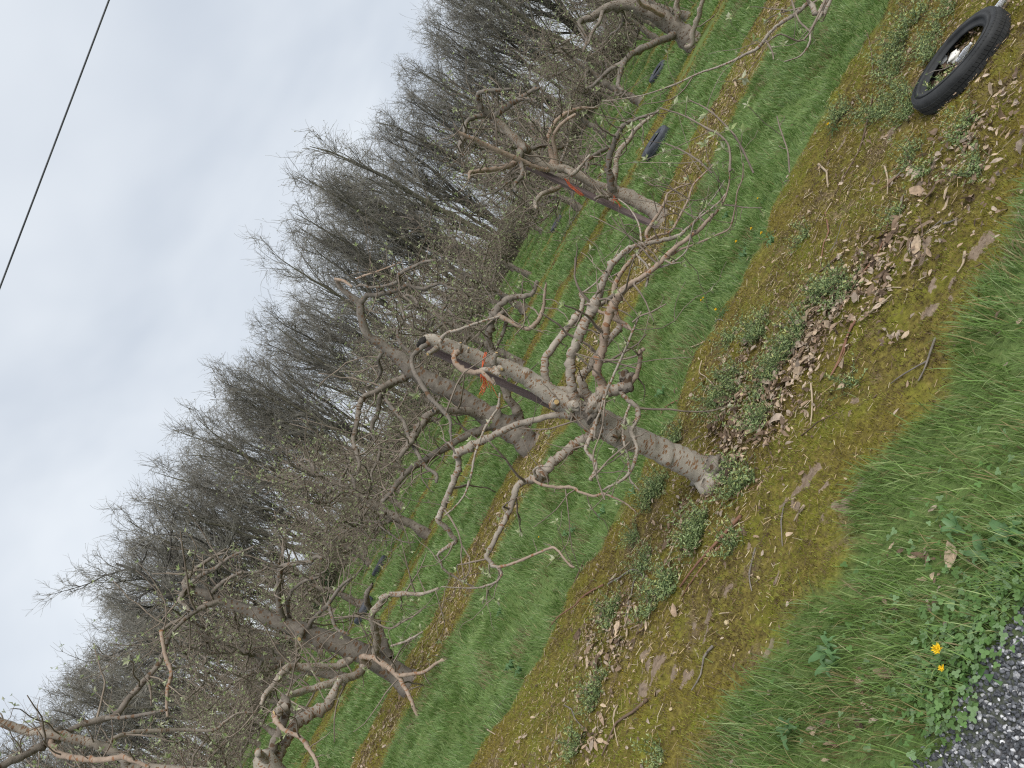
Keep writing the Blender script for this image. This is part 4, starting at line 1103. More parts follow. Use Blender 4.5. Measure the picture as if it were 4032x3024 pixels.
# ------------------------------------------------------------------ the wood behind
WOOD = []
def gen_wood(k):
    H = R.uniform(10.5, 11.8)
    n = 12
    zs = np.linspace(-.3, H, n)
    dr = R.normal(0, .09, 2)
    P = np.stack([np.cumsum(R.normal(0, .10, n)) + dr[0] * zs, np.cumsum(R.normal(0, .10, n)) + dr[1] * zs, zs], 1)
    r = np.interp(zs, [-.3, 1, H * .5, H], [.17, .135, .09, .013]) * R.uniform(.75, 1.25)
    tm = MB(); tube(tm, P, r, 6, 2, .05)
    bm, fm, lm = MB(), MB(), MB()
    nb = 16
    for j in range(nb):
        f = .20 + .74 * ((j + R.uniform(0, 1)) / nb)
        h = f * H
        p = np.array([np.interp(h, zs, P[:, 0]), np.interp(h, zs, P[:, 1]), h])
        a = R.uniform(0, 6.28)
        ln = H * (.40 - .30 * f) * R.uniform(.7, 1.3)
        d = np.array([math.cos(a), math.sin(a), R.uniform(1.3, 3.2)])
        bp = crooked(p, d, ln, 6, .10, .05)
        r0 = np.interp(h, zs, r) * .5
        br = np.linspace(r0, .012, 7)
        tube(bm, bp, br, 4)
        for q in range(5):
            i0 = R.integers(1, 6)
            sp_ = crooked(bp[i0], (bp[i0 + 1] - bp[i0]) + R.normal(0, .3, 3), ln * R.uniform(.3, .55), 4, .14, .05)
            tube(bm, sp_, np.linspace(br[i0] * .55, .009, 5), 3)
            for u in range(6):
                i1 = R.integers(1, 5)
                tp = crooked(sp_[i1], (sp_[i1] - sp_[i1 - 1]) + R.normal(0, .22, 3), R.uniform(.35, .95), 3, .18, .05)
                tube(fm, tp, np.array([.009, .0075, .006, .0045]), 3)
                for v_ in range(2):
                    e = tp[R.integers(1, 4)]
                    t2 = crooked(e, (tp[-1] - tp[-2]) * 2 + R.normal(0, .25, 3), R.uniform(.2, .5), 2, .2, .04)
                    tube(fm, t2, np.array([.006, .005, .0035]), 3)
                    if R.uniform() < (.75 if k % 3 == 0 else .4):
                        c = np.array([[.19, .20, .10], [.24, .24, .13], [.20, .15, .11]])[R.integers(0, 3)] * R.uniform(.7, 1.2)
                        s_ = R.uniform(.035, .075); o_ = R.normal(0, 1, 3); o_ /= np.linalg.norm(o_); w_ = rnd_perp(o_)
                        lm.add(np.array([t2[-1], t2[-1] + o_ * s_ + w_ * s_ * .35, t2[-1] + o_ * s_ - w_ * s_ * .35]), None, [[0, 1, 2]], None, c)
    return tm.mesh('trunk'), bm.mesh('branches'), fm.mesh('twigs'), lm.mesh('buds', False)
for k in range(6):
    ms_ = gen_wood(k)
    ms_[0].materials.append(M['wood_bark_g'] if k % 2 else M['wood_bark']); ms_[1].materials.append(M['wood_branch'])
    ms_[2].materials.append(M['wood_twig']); ms_[3].materials.append(M['leaf'])
    WOOD.append(ms_)

def put_wood(x, y, k, sc, label, group='bare trees of the wood behind the orchard'):
    root = empty('forest_tree', (x, y, gz(x, y) - .05), label, 'tree', group)
    root.rotation_euler = (R.normal(0, .045), R.normal(0, .045), R.uniform(0, 6.28)); root.scale = (sc * R.uniform(.8, 1.25), sc * R.uniform(.8, 1.25), sc)
    tr = link('trunk', WOOD[k][0], None, root)
    cr_ = link('crown', WOOD[k][1], None, root)
    for nm, q in (('twigs', 2), ('buds', 3)):
        o = link(nm, WOOD[k][q], None, cr_); o['kind'] = 'stuff'

WL = {0: 'wood tree hazed with yellow-green buds', 1: 'bare brownish tree of the dense wood'}
x = -40.0
while x < 38:
    for yb in (42.0, 44.5, 47.5, 51.0):
        if R.uniform() < .92:
            k = int(R.integers(0, 6))
            put_wood(x + R.uniform(-.8, .8), yb + R.uniform(-1.4, 1.4), k, R.uniform(.88, 1.05) * (.97 + .05 * math.sin(x * .35)), WL[0 if k % 3 == 0 else 1] + (', left part' if x < -14 else ', middle part' if x < 8 else ', right part') + (' front edge' if yb < 43 else ' deeper in'))
    x += R.uniform(1.1, 1.6)
# the broad open-crowned tree standing before the wood at the left
def big_oak():
    tm, bm, fm = MB(), MB(), MB()
    P = np.array([[0, 0, -.3], [.05, 0, 1.5], [-.05, 0, 3.5], [.15, .1, 5.5], [.1, 0, 7.2], [.5, 0, 8.6], [.35, .1, 10]])
    r = np.array([.34, .27, .23, .20, .15, .10, .05]); tube(tm, P, r, 9, 3, .05)
    def rec(p, d, ln, r0, lev):
        n = 6 if lev < 3 else 3
        bp = crooked(p, d, ln, n, .16 if lev < 3 else .2, .035)
        tube(bm if lev < 3 else fm, bp, np.linspace(r0, max(r0 * .35, .004), n + 1), 5 if lev < 2 else 3)
        if lev < 4:
            for q in range([0, 7, 7, 9][lev]):
                i0 = R.integers(1, n + 1)
                dd = (bp[i0] - bp[i0 - 1]); dd = dd / np.linalg.norm(dd)
                rec(bp[i0], dd + rnd_perp(dd) * R.uniform(.5, 1.0) + np.array([0, 0, .1]), ln * R.uniform(.38, .62), r0 * (.5 if lev < 2 else .45), lev + 1)
    for j in range(13):
        h = 3.2 + 6.6 * j / 13
        i0 = np.array([np.interp(h, P[:, 2], P[:, a]) for a in range(3)])
        a = j * 2.4 + R.normal(0, .3)
        rec(i0, (math.cos(a), math.sin(a), R.uniform(.35, 1.0)), (4.6 - 2.4 * j / 13) * R.uniform(.85, 1.15), .10 - .05 * j / 13, 1)
    return tm.mesh('trunk'), bm.mesh('branches'), fm.mesh('twigs')
po = at('Z5', 1240, 740, 38.5)
root = empty('forest_tree', (po[0] + .6, 38.5, -.05), 'round-crowned bare tree standing forward of the wood at the upper left', 'tree', 'bare trees of the wood behind the orchard')
a_, b_, c_ = big_oak()
root.scale = (.98, .98, 1.0)
link('trunk', a_, M['wood_bark'], root); cr_ = link('crown', b_, M['wood_bark'], root); link('twigs', c_, M['wood_twig'], cr_)['kind'] = 'stuff'

# brush at the foot of the wood
mb = MB()
for k in range(9000):
    x_, y_ = R.uniform(-42, 40), R.uniform(39.5, 54)
    h_ = R.uniform(.8, 2.6) * (1 + R.exponential(.4))
    c = np.array([[.05, .042, .035], [.085, .068, .052], [.07, .07, .035]])[R.integers(0, 3)] * R.uniform(.7, 1.3)
    tube(mb, crooked((x_, y_, -.1), (R.normal(0, .25), R.normal(0, .25), 1), h_, 3, .15), np.array([.016, .012, .009, .006]), 3, 1, 0, c)
tag(link('undergrowth', mb.mesh('undergrowth'), M['tint']), 'thick bare brush along the foot of the wood', 'undergrowth', kind='stuff')
def shrub(x_, y_, rx, rz, label):
    n = 2600
    d = R.normal(size=(n, 3)); d /= np.linalg.norm(d, axis=1)[:, None]
    rad = R.uniform(.45, 1, n) ** .5 * (0.75 + .5 * vn(d[:, 0] * 3 + 9, d[:, 2] * 3 + d[:, 1] * 2, 77))
    p = d * rad[:, None] * np.array([rx, rx, rz]) + np.array([0, 0, rz * .85])
    o_ = d + R.normal(0, .6, (n, 3)); o_ /= np.linalg.norm(o_, axis=1)[:, None]
    s_ = R.uniform(.05, .13, n)[:, None]
    w_ = np.cross(o_, R.normal(size=(n, 3))); w_ /= np.linalg.norm(w_, axis=1)[:, None]
    V = np.stack([p, p + o_ * s_ + w_ * s_ * .3, p + o_ * s_ - w_ * s_ * .3], 1).reshape(-1, 3)
    C = np.repeat(np.array([.03, .07, .025]) * R.uniform(.6, 1.5, (n, 1)), 3, 0)
    root = empty('evergreen_shrub', (x_, y_, 0), label, 'shrub', 'evergreen shrubs in the brush')
    link('foliage', mesh_np('foliage', V, None, np.arange(3 * n).reshape(-1, 3), None, C, False), M['leaf'], root)
    m_ = MB()
    for q in range(4): tube(m_, crooked((0, 0, -.1), (R.normal(0, .3), R.normal(0, .3), 1), rz * 1.3, 4, .1), np.linspace(.03, .01, 5), 4)
    link('stems', m_.mesh('stems'), M['wood_bark'], root)
shrub(-14.5, 40.5, 1.1, 1.0, 'dark green evergreen shrub at the foot of the wood, behind the left trees')
shrub(-3.5, 41.0, 1.3, .9, 'dark green evergreen shrub at the foot of the wood, near the middle')
shrub(11.5, 40.8, 1.3, 1.2, 'dark green evergreen shrub at the foot of the wood, toward the right')
shrub(-24.0, 41.0, 1.2, 1.2, 'dark green evergreen shrub at the foot of the wood, far left')

# ------------------------------------------------------------------ power line
A, B = at('ZF', 0, 622, 9.6), at('ZF', 236, 0, 9.6)
d = (B - A)
P = np.array([A - d * 6 + d * 13 * f + np.array([0, 0, .35 * ((f * 13 - 6.5) / 6.5) ** 2]) for f in np.linspace(0, 1, 40)])
mb = MB(); tube(mb, P, np.full(40, .0105), 7)
tag(link('power_line', mb.mesh('power_line'), plain('cable_sheath', (.06, .065, .075), (.11, .115, .125), 4, .6)), 'single dark overhead cable crossing the grey sky', 'cable')

# ------------------------------------------------------------------ tyres
def lathe(mb, prof, n, wobble=0.0, close=True):
    prof = np.array(prof)
    m_ = len(prof)
    a = np.arange(n) * 2 * math.pi / n
    V = np.stack([np.outer(np.cos(a), prof[:, 0]), np.outer(np.sin(a), prof[:, 0]), np.tile(prof[:, 1], (n, 1))], 2)
    V[:, :, 2] += wobble * np.sin(a * 2 + 1)[:, None]
    idx = np.arange(n * m_).reshape(n, m_)
    nx_ = np.roll(idx, -1, 0)
    mm = m_ if close else m_ - 1
    Q = [[idx[i_, j], nx_[i_, j], nx_[i_, (j + 1) % m_], idx[i_, (j + 1) % m_]] for i_ in range(n) for j in range(mm)]
    mb.add(V.reshape(-1, 3), Q)

def tyre_meshes(ro, ri, wd, mat):
    h = wd / 2
    out = [(ri, -h * .52), (ri + .012, -h * .62), (ri + .03, -h * .78), ((ro + ri) / 2, -h), (ro - .035, -h * .96), (ro - .012, -h * .80), (ro - .006, -h * .5), (ro - .006, 0), (ro - .006, h * .5),
           (ro - .012, h * .80), (ro - .035, h * .96), (ro - .050, h * .99), (ro - .053, h * .955), ((ro + ri) / 2 + .01, h * 1.0), ((ro + ri) / 2 - .02, h * .97), (ri + .032, h * .80), (ri + .029, h * .74), (ri + .012, h * .62), (ri, h * .52),
           (ri + .015, h * .45), (ri + .04, h * .68), ((ro + ri) / 2, h * .85), (ro - .03, h * .6), (ro - .022, 0), (ro - .03, -h * .6), ((ro + ri) / 2, -h * .85), (ri + .04, -h * .68), (ri + .015, -h * .45)]
    mb = MB(); lathe(mb, out[::-1], 72, .004)
    body = mb.mesh('carcass'); body.materials.append(mat)
    mb = MB()
    n = 84
    for k in range(n):
        for j, (z0, z1) in enumerate([(-.86, -.50), (-.44, -.05), (.05, .44), (.50, .86)]):
            a0 = 2 * math.pi * (k + (.0 if j in (1, 2) else .35)) / n; a1 = a0 + 2 * math.pi / n * .90
            r0, r1 = ro - .018, ro - .002 - (.005 if j in (0, 3) else 0)
            sk = .25 * (2 * math.pi / n) * (1 if j % 2 else -1)
            V = []
            for rr in (r0, r1):
                for (aa, z_) in ((a0, z0), (a1, z0), (a1 + sk, z1), (a0 + sk, z1)):
                    rz_ = rr - (.008 if abs(z_) > .8 else 0)
                    V.append((rz_ * math.cos(aa), rz_ * math.sin(aa), z_ * h))
            mb.add(np.array(V), [[4, 5, 6, 7], [0, 1, 5, 4], [1, 2, 6, 5], [2, 3, 7, 6], [3, 0, 4, 7]])
    tread = mb.mesh('tread', False); tread.materials.append(mat)
    return body, tread

def tyre(loc, rot, meshes, label):
    root = empty('tyre', loc, label, 'tyre', 'old tyres lying in the orchard rows')
    root.rotation_euler = rot
    link('carcass', meshes[0], None, root); link('tread', meshes[1], None, root)
    return root
TN = tyre_meshes(.268, .168, .115, M['rubber'])
TO = tyre_meshes(.30, .18, .15, M['rubber_old'])
pt = on_ground('ZT', 1600, 480, .08)
_n = Vector((.6 * .055, .8 * .055, 1)).normalized()
tyre((pt[0], pt[1], gz(pt[0], pt[1]) + .026), tuple(Vector((0, 0, 1)).rotation_difference(_n).to_euler()), TN, 'black car tyre lying on the moss strip at the right, litter inside it')
p2 = on_ground('Z8', 1578, 905, .10)
tyre((p2[0], p2[1], .06), (.05, .04, .3), TO, 'grey weathered tyre lying in the third row, seen past the right branches')
p3 = on_ground('ZL', 315, 720, .12)
D3 = p3[1]
s3 = .163 / FN * 1000 * D3 / .66 * .8
o = tyre((p3[0], p3[1], .11 * s3), (-.04, .0, .3), TO, 'bulky dark tyre lying behind the pale left apple tree'); o.scale = (s3,) * 3
p4 = on_ground('ZL', 450, 300, .1)
o = tyre((p4[0], p4[1], .06), (.0, .05, .8), TO, 'dark tyre lying in the grass farther back, left of the middle tree')
p5 = on_ground('ZE', 280, 570, .1)
tyre((p5[0], p5[1], .06), (.05, .0, .2), TO, 'dark tyre lying far back, beyond the slender tan apple tree')
p6 = on_ground('ZU', 215, 285, .1)
tyre((p6[0], p6[1], .05), (.1, .0, .2), TO, 'dark tyre lying far back beside the thick dark tree at the right')

# rubbish in and by the near tyre
glass, tt, bb_, N_, L_ = new_mat('clear_plastic')
bb_.inputs['Base Color'].default_value = (.78, .8, .84, 1); bb_.inputs['Roughness'].default_value = .12; bb_.inputs['Transmission Weight'].default_value = .85; bb_.inputs['IOR'].default_value = 1.25
def bottle(loc, rot, label):
    root = empty('plastic_bottle', loc, label, 'bottle', 'discarded plastic bottles')
    root.rotation_euler = rot; root.scale = (.5, .5, .5)
    mb = MB(); lathe(mb, [(.002, 0), (.024, .001), (.030, .008), (.031, .03), (.029, .05), (.031, .07), (.031, .12), (.026, .145), (.014, .17), (.0125, .185), (.011, .185), (.0125, .168), (.0245, .143), (.0295, .118), (.0295, .01), (.002, .004)][::-1], 24)
    link('body', mb.mesh('body'), glass, root)
    mb = MB(); lathe(mb, [(.001, .200), (.0145, .199), (.0155, .196), (.0155, .178), (.001, .178)], 20)
    link('cap', mb.mesh('cap'), M['white'], root)
pb = at('ZT', 1690, 345, pt[1] + .03)
bottle((pt[0] + .01 * .81, pt[1] - .01 * .6 + .03, gz(pt[0], pt[1]) + .022), (math.pi / 2 - .12, 0, math.radians(54)), 'clear plastic bottle with a white cap lying inside the near tyre')
pq = on_ground('ZB', 985, 15, .03)
bottle((pq[0] + .02, pq[1], .045), (1.5, 0, -1.9), 'crushed clear plastic bottle at the right edge, beyond the near tyre')
wm, tt, bb_, N_, L_ = new_mat('printed_foam')
tcn = N_('ShaderNodeTexCoord')
vo = N_('ShaderNodeTexVoronoi'); vo.inputs['Scale'].default_value = 46; L_(tcn.outputs['Object'], vo.inputs['Vector'])
rr_ = ramp(N_, [(.16, (.03, .03, .03)), (.2, (.74, .72, .66))]); rr_.color_ramp.interpolation = 'CONSTANT'; L_(vo.outputs['Distance'], rr_.inputs[0]); L_(rr_.outputs[0], bb_.inputs['Base Color'])
bb_.inputs['Roughness'].default_value = .7
pc = on_ground('ZT', 1610, 475, .03)
mb = MB(); lump(mb, (0, 0, 0), .030, (1.3, .9, .6), .3, 18, 12)
tag(link('crumpled_wrapper', mb.mesh('crumpled_wrapper'), wm, None, (pc[0], pc[1], gz(pc[0], pc[1]) + .035)), 'white crumpled wrapper with black spots inside the near tyre', 'litter')
pc = on_ground('ZT', 1530, 505, .03)
mb = MB(); lump(mb, (0, 0, 0), .024, (1.1, .9, .6), .25, 16, 10)
tag(link('foam_scrap', mb.mesh('foam_scrap'), M['white'], None, (pc[0], pc[1], gz(pc[0], pc[1]) + .03)), 'plain white foam scrap beside the spotted wrapper in the tyre', 'litter')

# ------------------------------------------------------------------ dead leaves
def leaf_mesh(k):
    u = np.linspace(0, 1, 5); v = np.array([-1, 0, 1])
    wp = np.array([.12, .8, 1.0, .7, .05])
    V = []
    ca, cb = R.uniform(-1.2, 1.4), R.uniform(.2, 1.1)
    for i_, a in enumerate(u):
        for b in v:
            jag = R.uniform(.75, 1.15) if b else 1
            V.append((a - .5, b * wp[i_] * .26 * jag, .22 * ca * (a - .5) ** 2 * 2 + .28 * cb * (b * wp[i_]) ** 2 * .5 + R.normal(0, .035)))
    Q = [[i_ * 3 + j, i_ * 3 + 3 + j, i_ * 3 + 4 + j, i_ * 3 + 1 + j] for i_ in range(4) for j in range(2)]
    return np.array(V), np.array(Q)
DLC = np.array([[.38, .275, .19], [.50, .385, .27], [.25, .175, .12], [.43, .345, .27], [.16, .11, .075]])
DLM = []
for k in range(10):
    V, Q = leaf_mesh(k)
    me = mesh_np('dead_leaf', V, Q, None, None, np.tile(DLC[k % 5], (len(V), 1)), True); me.materials.append(M['deadleaf']); DLM.append((me, V, Q))

# patches of litter as seen in the photograph: (zone, x, y, spread x, spread y, count)
PATCH = [('ZR', 960, 520, .10, .25, 46), ('ZR', 860, 780, .10, .18, 34), ('ZR', 540, 1060, .14, .16, 40), ('ZR', 330, 1200, .14, .16, 34), ('ZV', 720, 640, .22, .16, 46), ('ZV', 520, 760, .16, .10, 40), ('ZV', 330, 780, .14, .10, 36), ('ZV', 400, 420, .16, .16, 36),
         ('ZV', 800, 760, .2, .14, 30), ('Z1', 2050, 1050, .18, .14, 30), ('Z1', 1850, 1400, .25, .15, 30), ('ZT', 1650, 1300, .14, .2, 26), ('ZT', 1900, 1050, .12, .16, 16), ('ZT', 2100, 1400, .2, .2, 24),
         ('ZT', 1580, 560, .10, .10, 16), ('ZT', 2050, 130, .15, .12, 14), ('Z9', 1300, 640, .14, .12, 26), ('Z9', 1130, 520, .10, .10, 14), ('Z9', 1120, 1440, .08, .08, 10), ('Z9', 1200, 830, .14, .12, 12), ('ZG', 1180, 1250, .04, .05, 3), ('ZG', 1600, 400, .06, .08, 3), ('ZG', 930, 1500, .03, .05, 2), ('ZR', 1210, 1160, .03, .03, 3)]
nind = 0
lV, lQ, lC, ln_ = [], [], [], 0
PLACE = {'ZT': 'near the black tyre at the right', 'ZR': 'in the drift right of the main trunk', 'ZV': 'among the weeds just right of the main trunk', 'Z1': 'around the foot of the main trunk', 'Z9': 'on the moss at the lower left', 'ZG': 'in or beside the near grass'}
zn_now = ['ZR']
def scatter_leaf(x_, y_, s_, ind):
    global nind, ln_
    me, V, Q = DLM[R.integers(0, 10)]
    z_ = gz(x_, y_) + .010 + R.uniform(0, .014)
    if ind and nind < 280:
        o = bpy.data.objects.new('dead_leaf', me); COL.objects.link(o)
        o.location = (x_, y_, z_); o.scale = (s_, s_, s_)
        o.rotation_euler = (R.normal(0, .4), R.normal(0, .4), R.uniform(0, 6.28))
        tag(o, 'dry tan fallen leaf lying ' + PLACE[zn_now[0]], 'leaf', 'fallen leaves on the moss strip'); nind += 1
    else:
        a = R.uniform(0, 6.28); c_, s2 = math.cos(a), math.sin(a)
        W = V @ np.array([[c_, s2, R.normal(0, .35)], [-s2, c_, R.normal(0, .35)], [0, 0, 1]]) * s_ + np.array([x_, y_, z_])
        lV.append(W); lQ.append(Q + ln_); lC.append(np.tile(DLC[R.integers(0, 5)] * R.uniform(.6, 1.2), (len(V), 1))); ln_ += len(V)
for zn, px, py, sx, sy, cnt in PATCH:
    c = on_ground(zn, px, py); zn_now[0] = zn
    for k in range(cnt):
        scatter_leaf(c[0] + R.normal(0, sx), c[1] + R.normal(0, sy), R.uniform(.030, .046) * (1 + R.exponential(.35)), k < cnt * .45)
    for k in range(cnt * 7):
        scatter_leaf(c[0] + R.normal(0, sx * 1.1), c[1] + R.normal(0, sy * 1.1), R.uniform(.010, .032), False)
for k in range(1500):
    scatter_leaf(R.uniform(-3, 3.8), R.normal(3.9, .62), R.uniform(.012, .034), False)
for k in range(60):
    scatter_leaf(R.uniform(-1.5, 2.5), R.uniform(1.5, 2.7), R.uniform(.015, .035), False)
for k in range(900):
    scatter_leaf(R.uniform(-5, 6), R.normal(8.55, .35), R.uniform(.03, .06), False)
tag(link('leaf_litter', mesh_np('leaf_litter', np.concatenate(lV), np.concatenate(lQ), None, None, np.concatenate(lC), True), M['deadleaf']), 'small broken leaf litter on the strips under the trees', 'leaf litter', kind='stuff')

# straw, chips and bark shreds
n = 24000
x_, y_ = R.uniform(-3.2, 4.0, n), np.where(R.uniform(0, 1, n) < .75, R.normal(3.9, .65, n), R.normal(8.6, .4, n))
x_ = np.where(y_ > 6, x_ * 1.6, x_)
kp = moss_mask(x_, y_) > .3; x_, y_ = x_[kp], y_[kp]; n = len(x_)
z_ = ground_z(x_, y_) + R.uniform(.004, .016, n)
a = R.uniform(0, math.pi, n); ln = R.uniform(.006, .022, n) * (1 + R.exponential(.7, n)) * np.where(y_ > 6, 2.2, 1); wd = R.uniform(.001, .0032, n) * np.where(y_ > 6, 2.0, 1)
dxy = np.stack([np.cos(a) * ln, np.sin(a) * ln, R.normal(0, .25, n) * ln], 1) / 2
sd_ = np.stack([-np.sin(a) * wd, np.cos(a) * wd, np.zeros(n)], 1) / 2
c = np.stack([x_, y_, z_], 1)
top = np.array([0, 0, 1.]) * wd[:, None] * .6
V = np.stack([c - dxy - sd_, c + dxy - sd_, c + dxy + sd_, c - dxy + sd_, c - dxy * .9 + top, c + dxy * .9 + top], 1).reshape(-1, 3)
b = (np.arange(n) * 6)[:, None, None]
Q = (np.array([[0, 1, 5, 4], [2, 3, 4, 5]])[None] + b).reshape(-1, 4)
C = np.repeat(np.array([[.44, .33, .18], [.34, .25, .15], [.17, .115, .075], [.50, .42, .30], [.10, .07, .05]])[R.integers(0, 5, n)] * R.uniform(.7, 1.2, (n, 1)), 6, 0)
tag(link('straw_litter', mesh_np('straw_litter', V, Q, None, None, C, False), M['tint']), 'short straw and bark shreds strewn over the moss', 'straw', kind='stuff')

# ------------------------------------------------------------------ fallen sticks
STM = [plain('stick_brown', (.09, .06, .042), (.18, .125, .085), 20, .85), plain('stick_pale', (.32, .25, .17), (.46, .37, .26), 20, .85), plain('stick_red', (.15, .075, .05), (.24, .13, .08), 20, .8), plain('stick_grey', (.12, .105, .09), (.24, .21, .18), 20, .85)]
def stick(P, r0, mat, label, lift=.006):
    P = np.array(P, float)
    for q in P: q[2] = gz(q[0], q[1]) + lift + r0
    o0 = P[0].copy()
    mb = MB(); tube(mb, P - o0, np.linspace(r0, r0 * .55, len(P)), 6, 2, .10, None, True)
    o = link('fallen_stick', mb.mesh('fallen_stick'), STM[mat], None, o0)
    return tag(o, label, 'stick', 'fallen sticks on the moss strip')
NS = [('ZR', [(1112, 205), (1062, 330), (985, 470), (900, 590), (840, 700), (790, 800), (735, 965)], .0045, 2, 'long thin reddish stick across the leaf litter right of the trunk'),
      ('ZR', [(865, 1040), (800, 1180), (755, 1300), (725, 1430), (695, 1545)], .0050, 2, 'reddish stick lying beside a bare soil patch below the leaf litter'),
      ('ZR', [(975, 1005), (1060, 935), (1140, 880), (1185, 825)], .0050, 1, 'pale curved stick at the lower end of the leaf litter'),
      ('ZR', [(900, 790), (1000, 770), (1110, 745), (1230, 745)], .0045, 1, 'pale straight stick over the leaf litter'),
      ('ZR', [(1600, 210), (1670, 212), (1740, 185)], .005, 3, 'short grey forked stick on the moss near the far right grass edge'),
      ('ZR', [(1785, 450), (1760, 540), (1725, 625)], .005, 1, 'pale stick with a stubby end lying at the right grass edge'),
      ('ZR', [(1515, 1170), (1470, 1300), (1420, 1450), (1370, 1530)], .0042, 3, 'thin grey stick on the moss by the grass edge'),
      ('ZR', [(1440, 1360), (1330, 1430), (1230, 1500), (1150, 1560)], .0035, 3, 'thin bent twig on the moss below the grey stick'),
      ('ZR', [(1540, 160), (1480, 250), (1385, 360)], .003, 3, 'fine straight twig on bright moss at the right'),
      ('ZR', [(660, 440), (560, 560), (440, 660), (330, 790), (240, 900)], .005, 0, 'long brown stick between the weeds at the right'),
      ('ZR', [(575, 100), (580, 250), (540, 350), (520, 540)], .005, 2, 'rust coloured stick standing along the moss at the right'),
      ('ZG', [(385, 70), (270, 220), (140, 370), (0, 525)], .0085, 2, 'thick brown stick slanting over the litter in front of the trunk'),
      ('ZG', [(340, 205), (240, 270), (120, 460), (20, 590)], .0045, 2, 'orange brown forked stick beside the thick brown stick'),
      ('ZG', [(840, 32), (780, 70), (735, 105)], .006, 1, 'short pale peeled stick on the moss near the grass'),
      ('ZG', [(685, 0), (672, 120), (664, 270)], .0032, 3, 'thin grey twig pointing at the grass edge'),
      ('ZG', [(490, 280), (455, 400), (450, 480), (470, 555)], .004, 3, 'grey forked twig lying on dark moss'),
      ('ZG', [(245, 920), (190, 990), (150, 1090), (100, 1195)], .005, 3, 'grey bent stick on the sandy edge of the moss'),
      ('Z9', [(1555, 1145), (1430, 1230), (1320, 1330), (1250, 1480), (1190, 1580)], .0075, 0, 'long brown stick on the lower left moss'),
      ('Z9', [(1310, 1180), (1300, 1300), (1312, 1500)], .004, 1, 'pale twig crossing the long brown stick at lower left'),
      ('Z9', [(1220, 215), (1320, 170), (1420, 110), (1500, 130), (1525, 190)], .006, 3, 'grey hooked stick on the moss left of the trunk'),
      ('Z9', [(1170, 215), (1060, 300), (960, 385), (830, 470), (720, 545)], .0065, 2, 'long reddish stick near the alley edge, left of the trunk'),
      ('Z9', [(1450, 160), (1430, 300), (1400, 450), (1390, 560)], .005, 3, 'dark straight twig left of the trunk litter'),
      ('Z9', [(870, 1170), (940, 1210), (990, 1290), (1020, 1350)], .0045, 3, 'grey curved twig on the lower left moss'),
      ('Z9', [(395, 1060), (330, 1150), (240, 1260)], .006, 3, 'grey stick along the alley edge at the far left'),
      ('Z9', [(215, 1330), (270, 1370), (330, 1405)], .006, 1, 'pale short stick at the far left alley edge'),
      ('Z9', [(1000, 20), (960, 150), (870, 290)], .006, 0, 'dark stick where the alley grass meets the moss at left'),
      ('ZT', [(1990, 210), (1850, 450), (1740, 600), (1640, 750)], .006, 1, 'pale long stick lying against the near tyre'),
      ('ZT', [(895, 280), (960, 420), (970, 560), (965, 665)], .004, 0, 'thin brown twig at the alley edge beyond the near tyre'),
      ('ZT', [(940, 840), (900, 1090), (830, 1280), (700, 1500), (600, 1640)], .0055, 0, 'long wavy brown stick left of the near tyre'),
      ('ZT', [(480, 1390), (550, 1450), (580, 1500), (575, 1590)], .008, 1, 'pale split piece of bark near the alley edge'),
      ('ZT', [(1060, 1420), (1075, 1520), (1075, 1650)], .005, 1, 'pale forked twig on the moss below the near tyre'),
      ('ZT', [(1185, 1490), (1100, 1550), (1010, 1620)], .004, 2, 'thin orange brown twig on the moss below the near tyre'),
      ('ZV', [(120, 400), (95, 480), (170, 530), (240, 610), (280, 700), (285, 790)], .004, 1, 'long pale curling shoot over the weeds right of the trunk'),
      ('ZV', [(1260, 180), (1200, 310), (1160, 440), (1135, 575)], .006, 2, 'dark reddish stick over the bare soil right of the trunk'),
      ('ZV', [(980, 610), (965, 740), (945, 890)], .0045, 1, 'pale straight stick in the litter right of the trunk'),
      ('Z1', [(1870, 355), (1800, 390), (1740, 385)], .005, 1, 'pale bent twig at the alley edge, right of the trunk'),
      ('Z1', [(1710, 700), (1650, 740), (1620, 790)], .006, 2, 'short reddish bent stick in the grass edge by the trunk')]
for zn, pts, r0, mt, lb in NS:
    stick([on_ground(zn, *q) for q in pts], r0, mt, lb)
SMESH = []
for k in range(6):
    mb = MB(); tube(mb, crooked((0, 0, 0), (1, 0, 0), 1.0, 6, .16), np.linspace(.018, .010, 7), 5, 2, .12, None, True)
    V = mb.V[0]; V[:, 2] *= .35
    me = mb.mesh('fallen_stick'); me.materials.append(STM[k % 4]); SMESH.append(me)
for k in range(120):
    y_ = R.normal(3.9, .6) if k < 95 else R.normal(8.6, .35)
    x_ = R.uniform(-2.8, 3.8) if k < 95 else R.uniform(-4.5, 5.5)
    if k % 3 == 0 and k < 95: x_, y_ = R.normal(.15, .3), R.normal(3.75, .25)
    o = bpy.data.objects.new('fallen_stick', SMESH[R.integers(0, 6)]); COL.objects.link(o)
    s_ = R.uniform(.08, .26)
    o.location = (x_, y_, gz(x_, y_) + .012); o.scale = (s_, s_, s_); o.rotation_euler = (R.uniform(0, 6), R.normal(0, .08), R.uniform(0, 6.28))
    tag(o, 'small weathered twig lying loose ' + ('on the second-row moss strip' if k >= 95 else 'in the litter at the foot of the main trunk' if k % 3 == 0 else 'on the open moss of the near strip'), 'stick', 'small loose twigs on the moss strips')

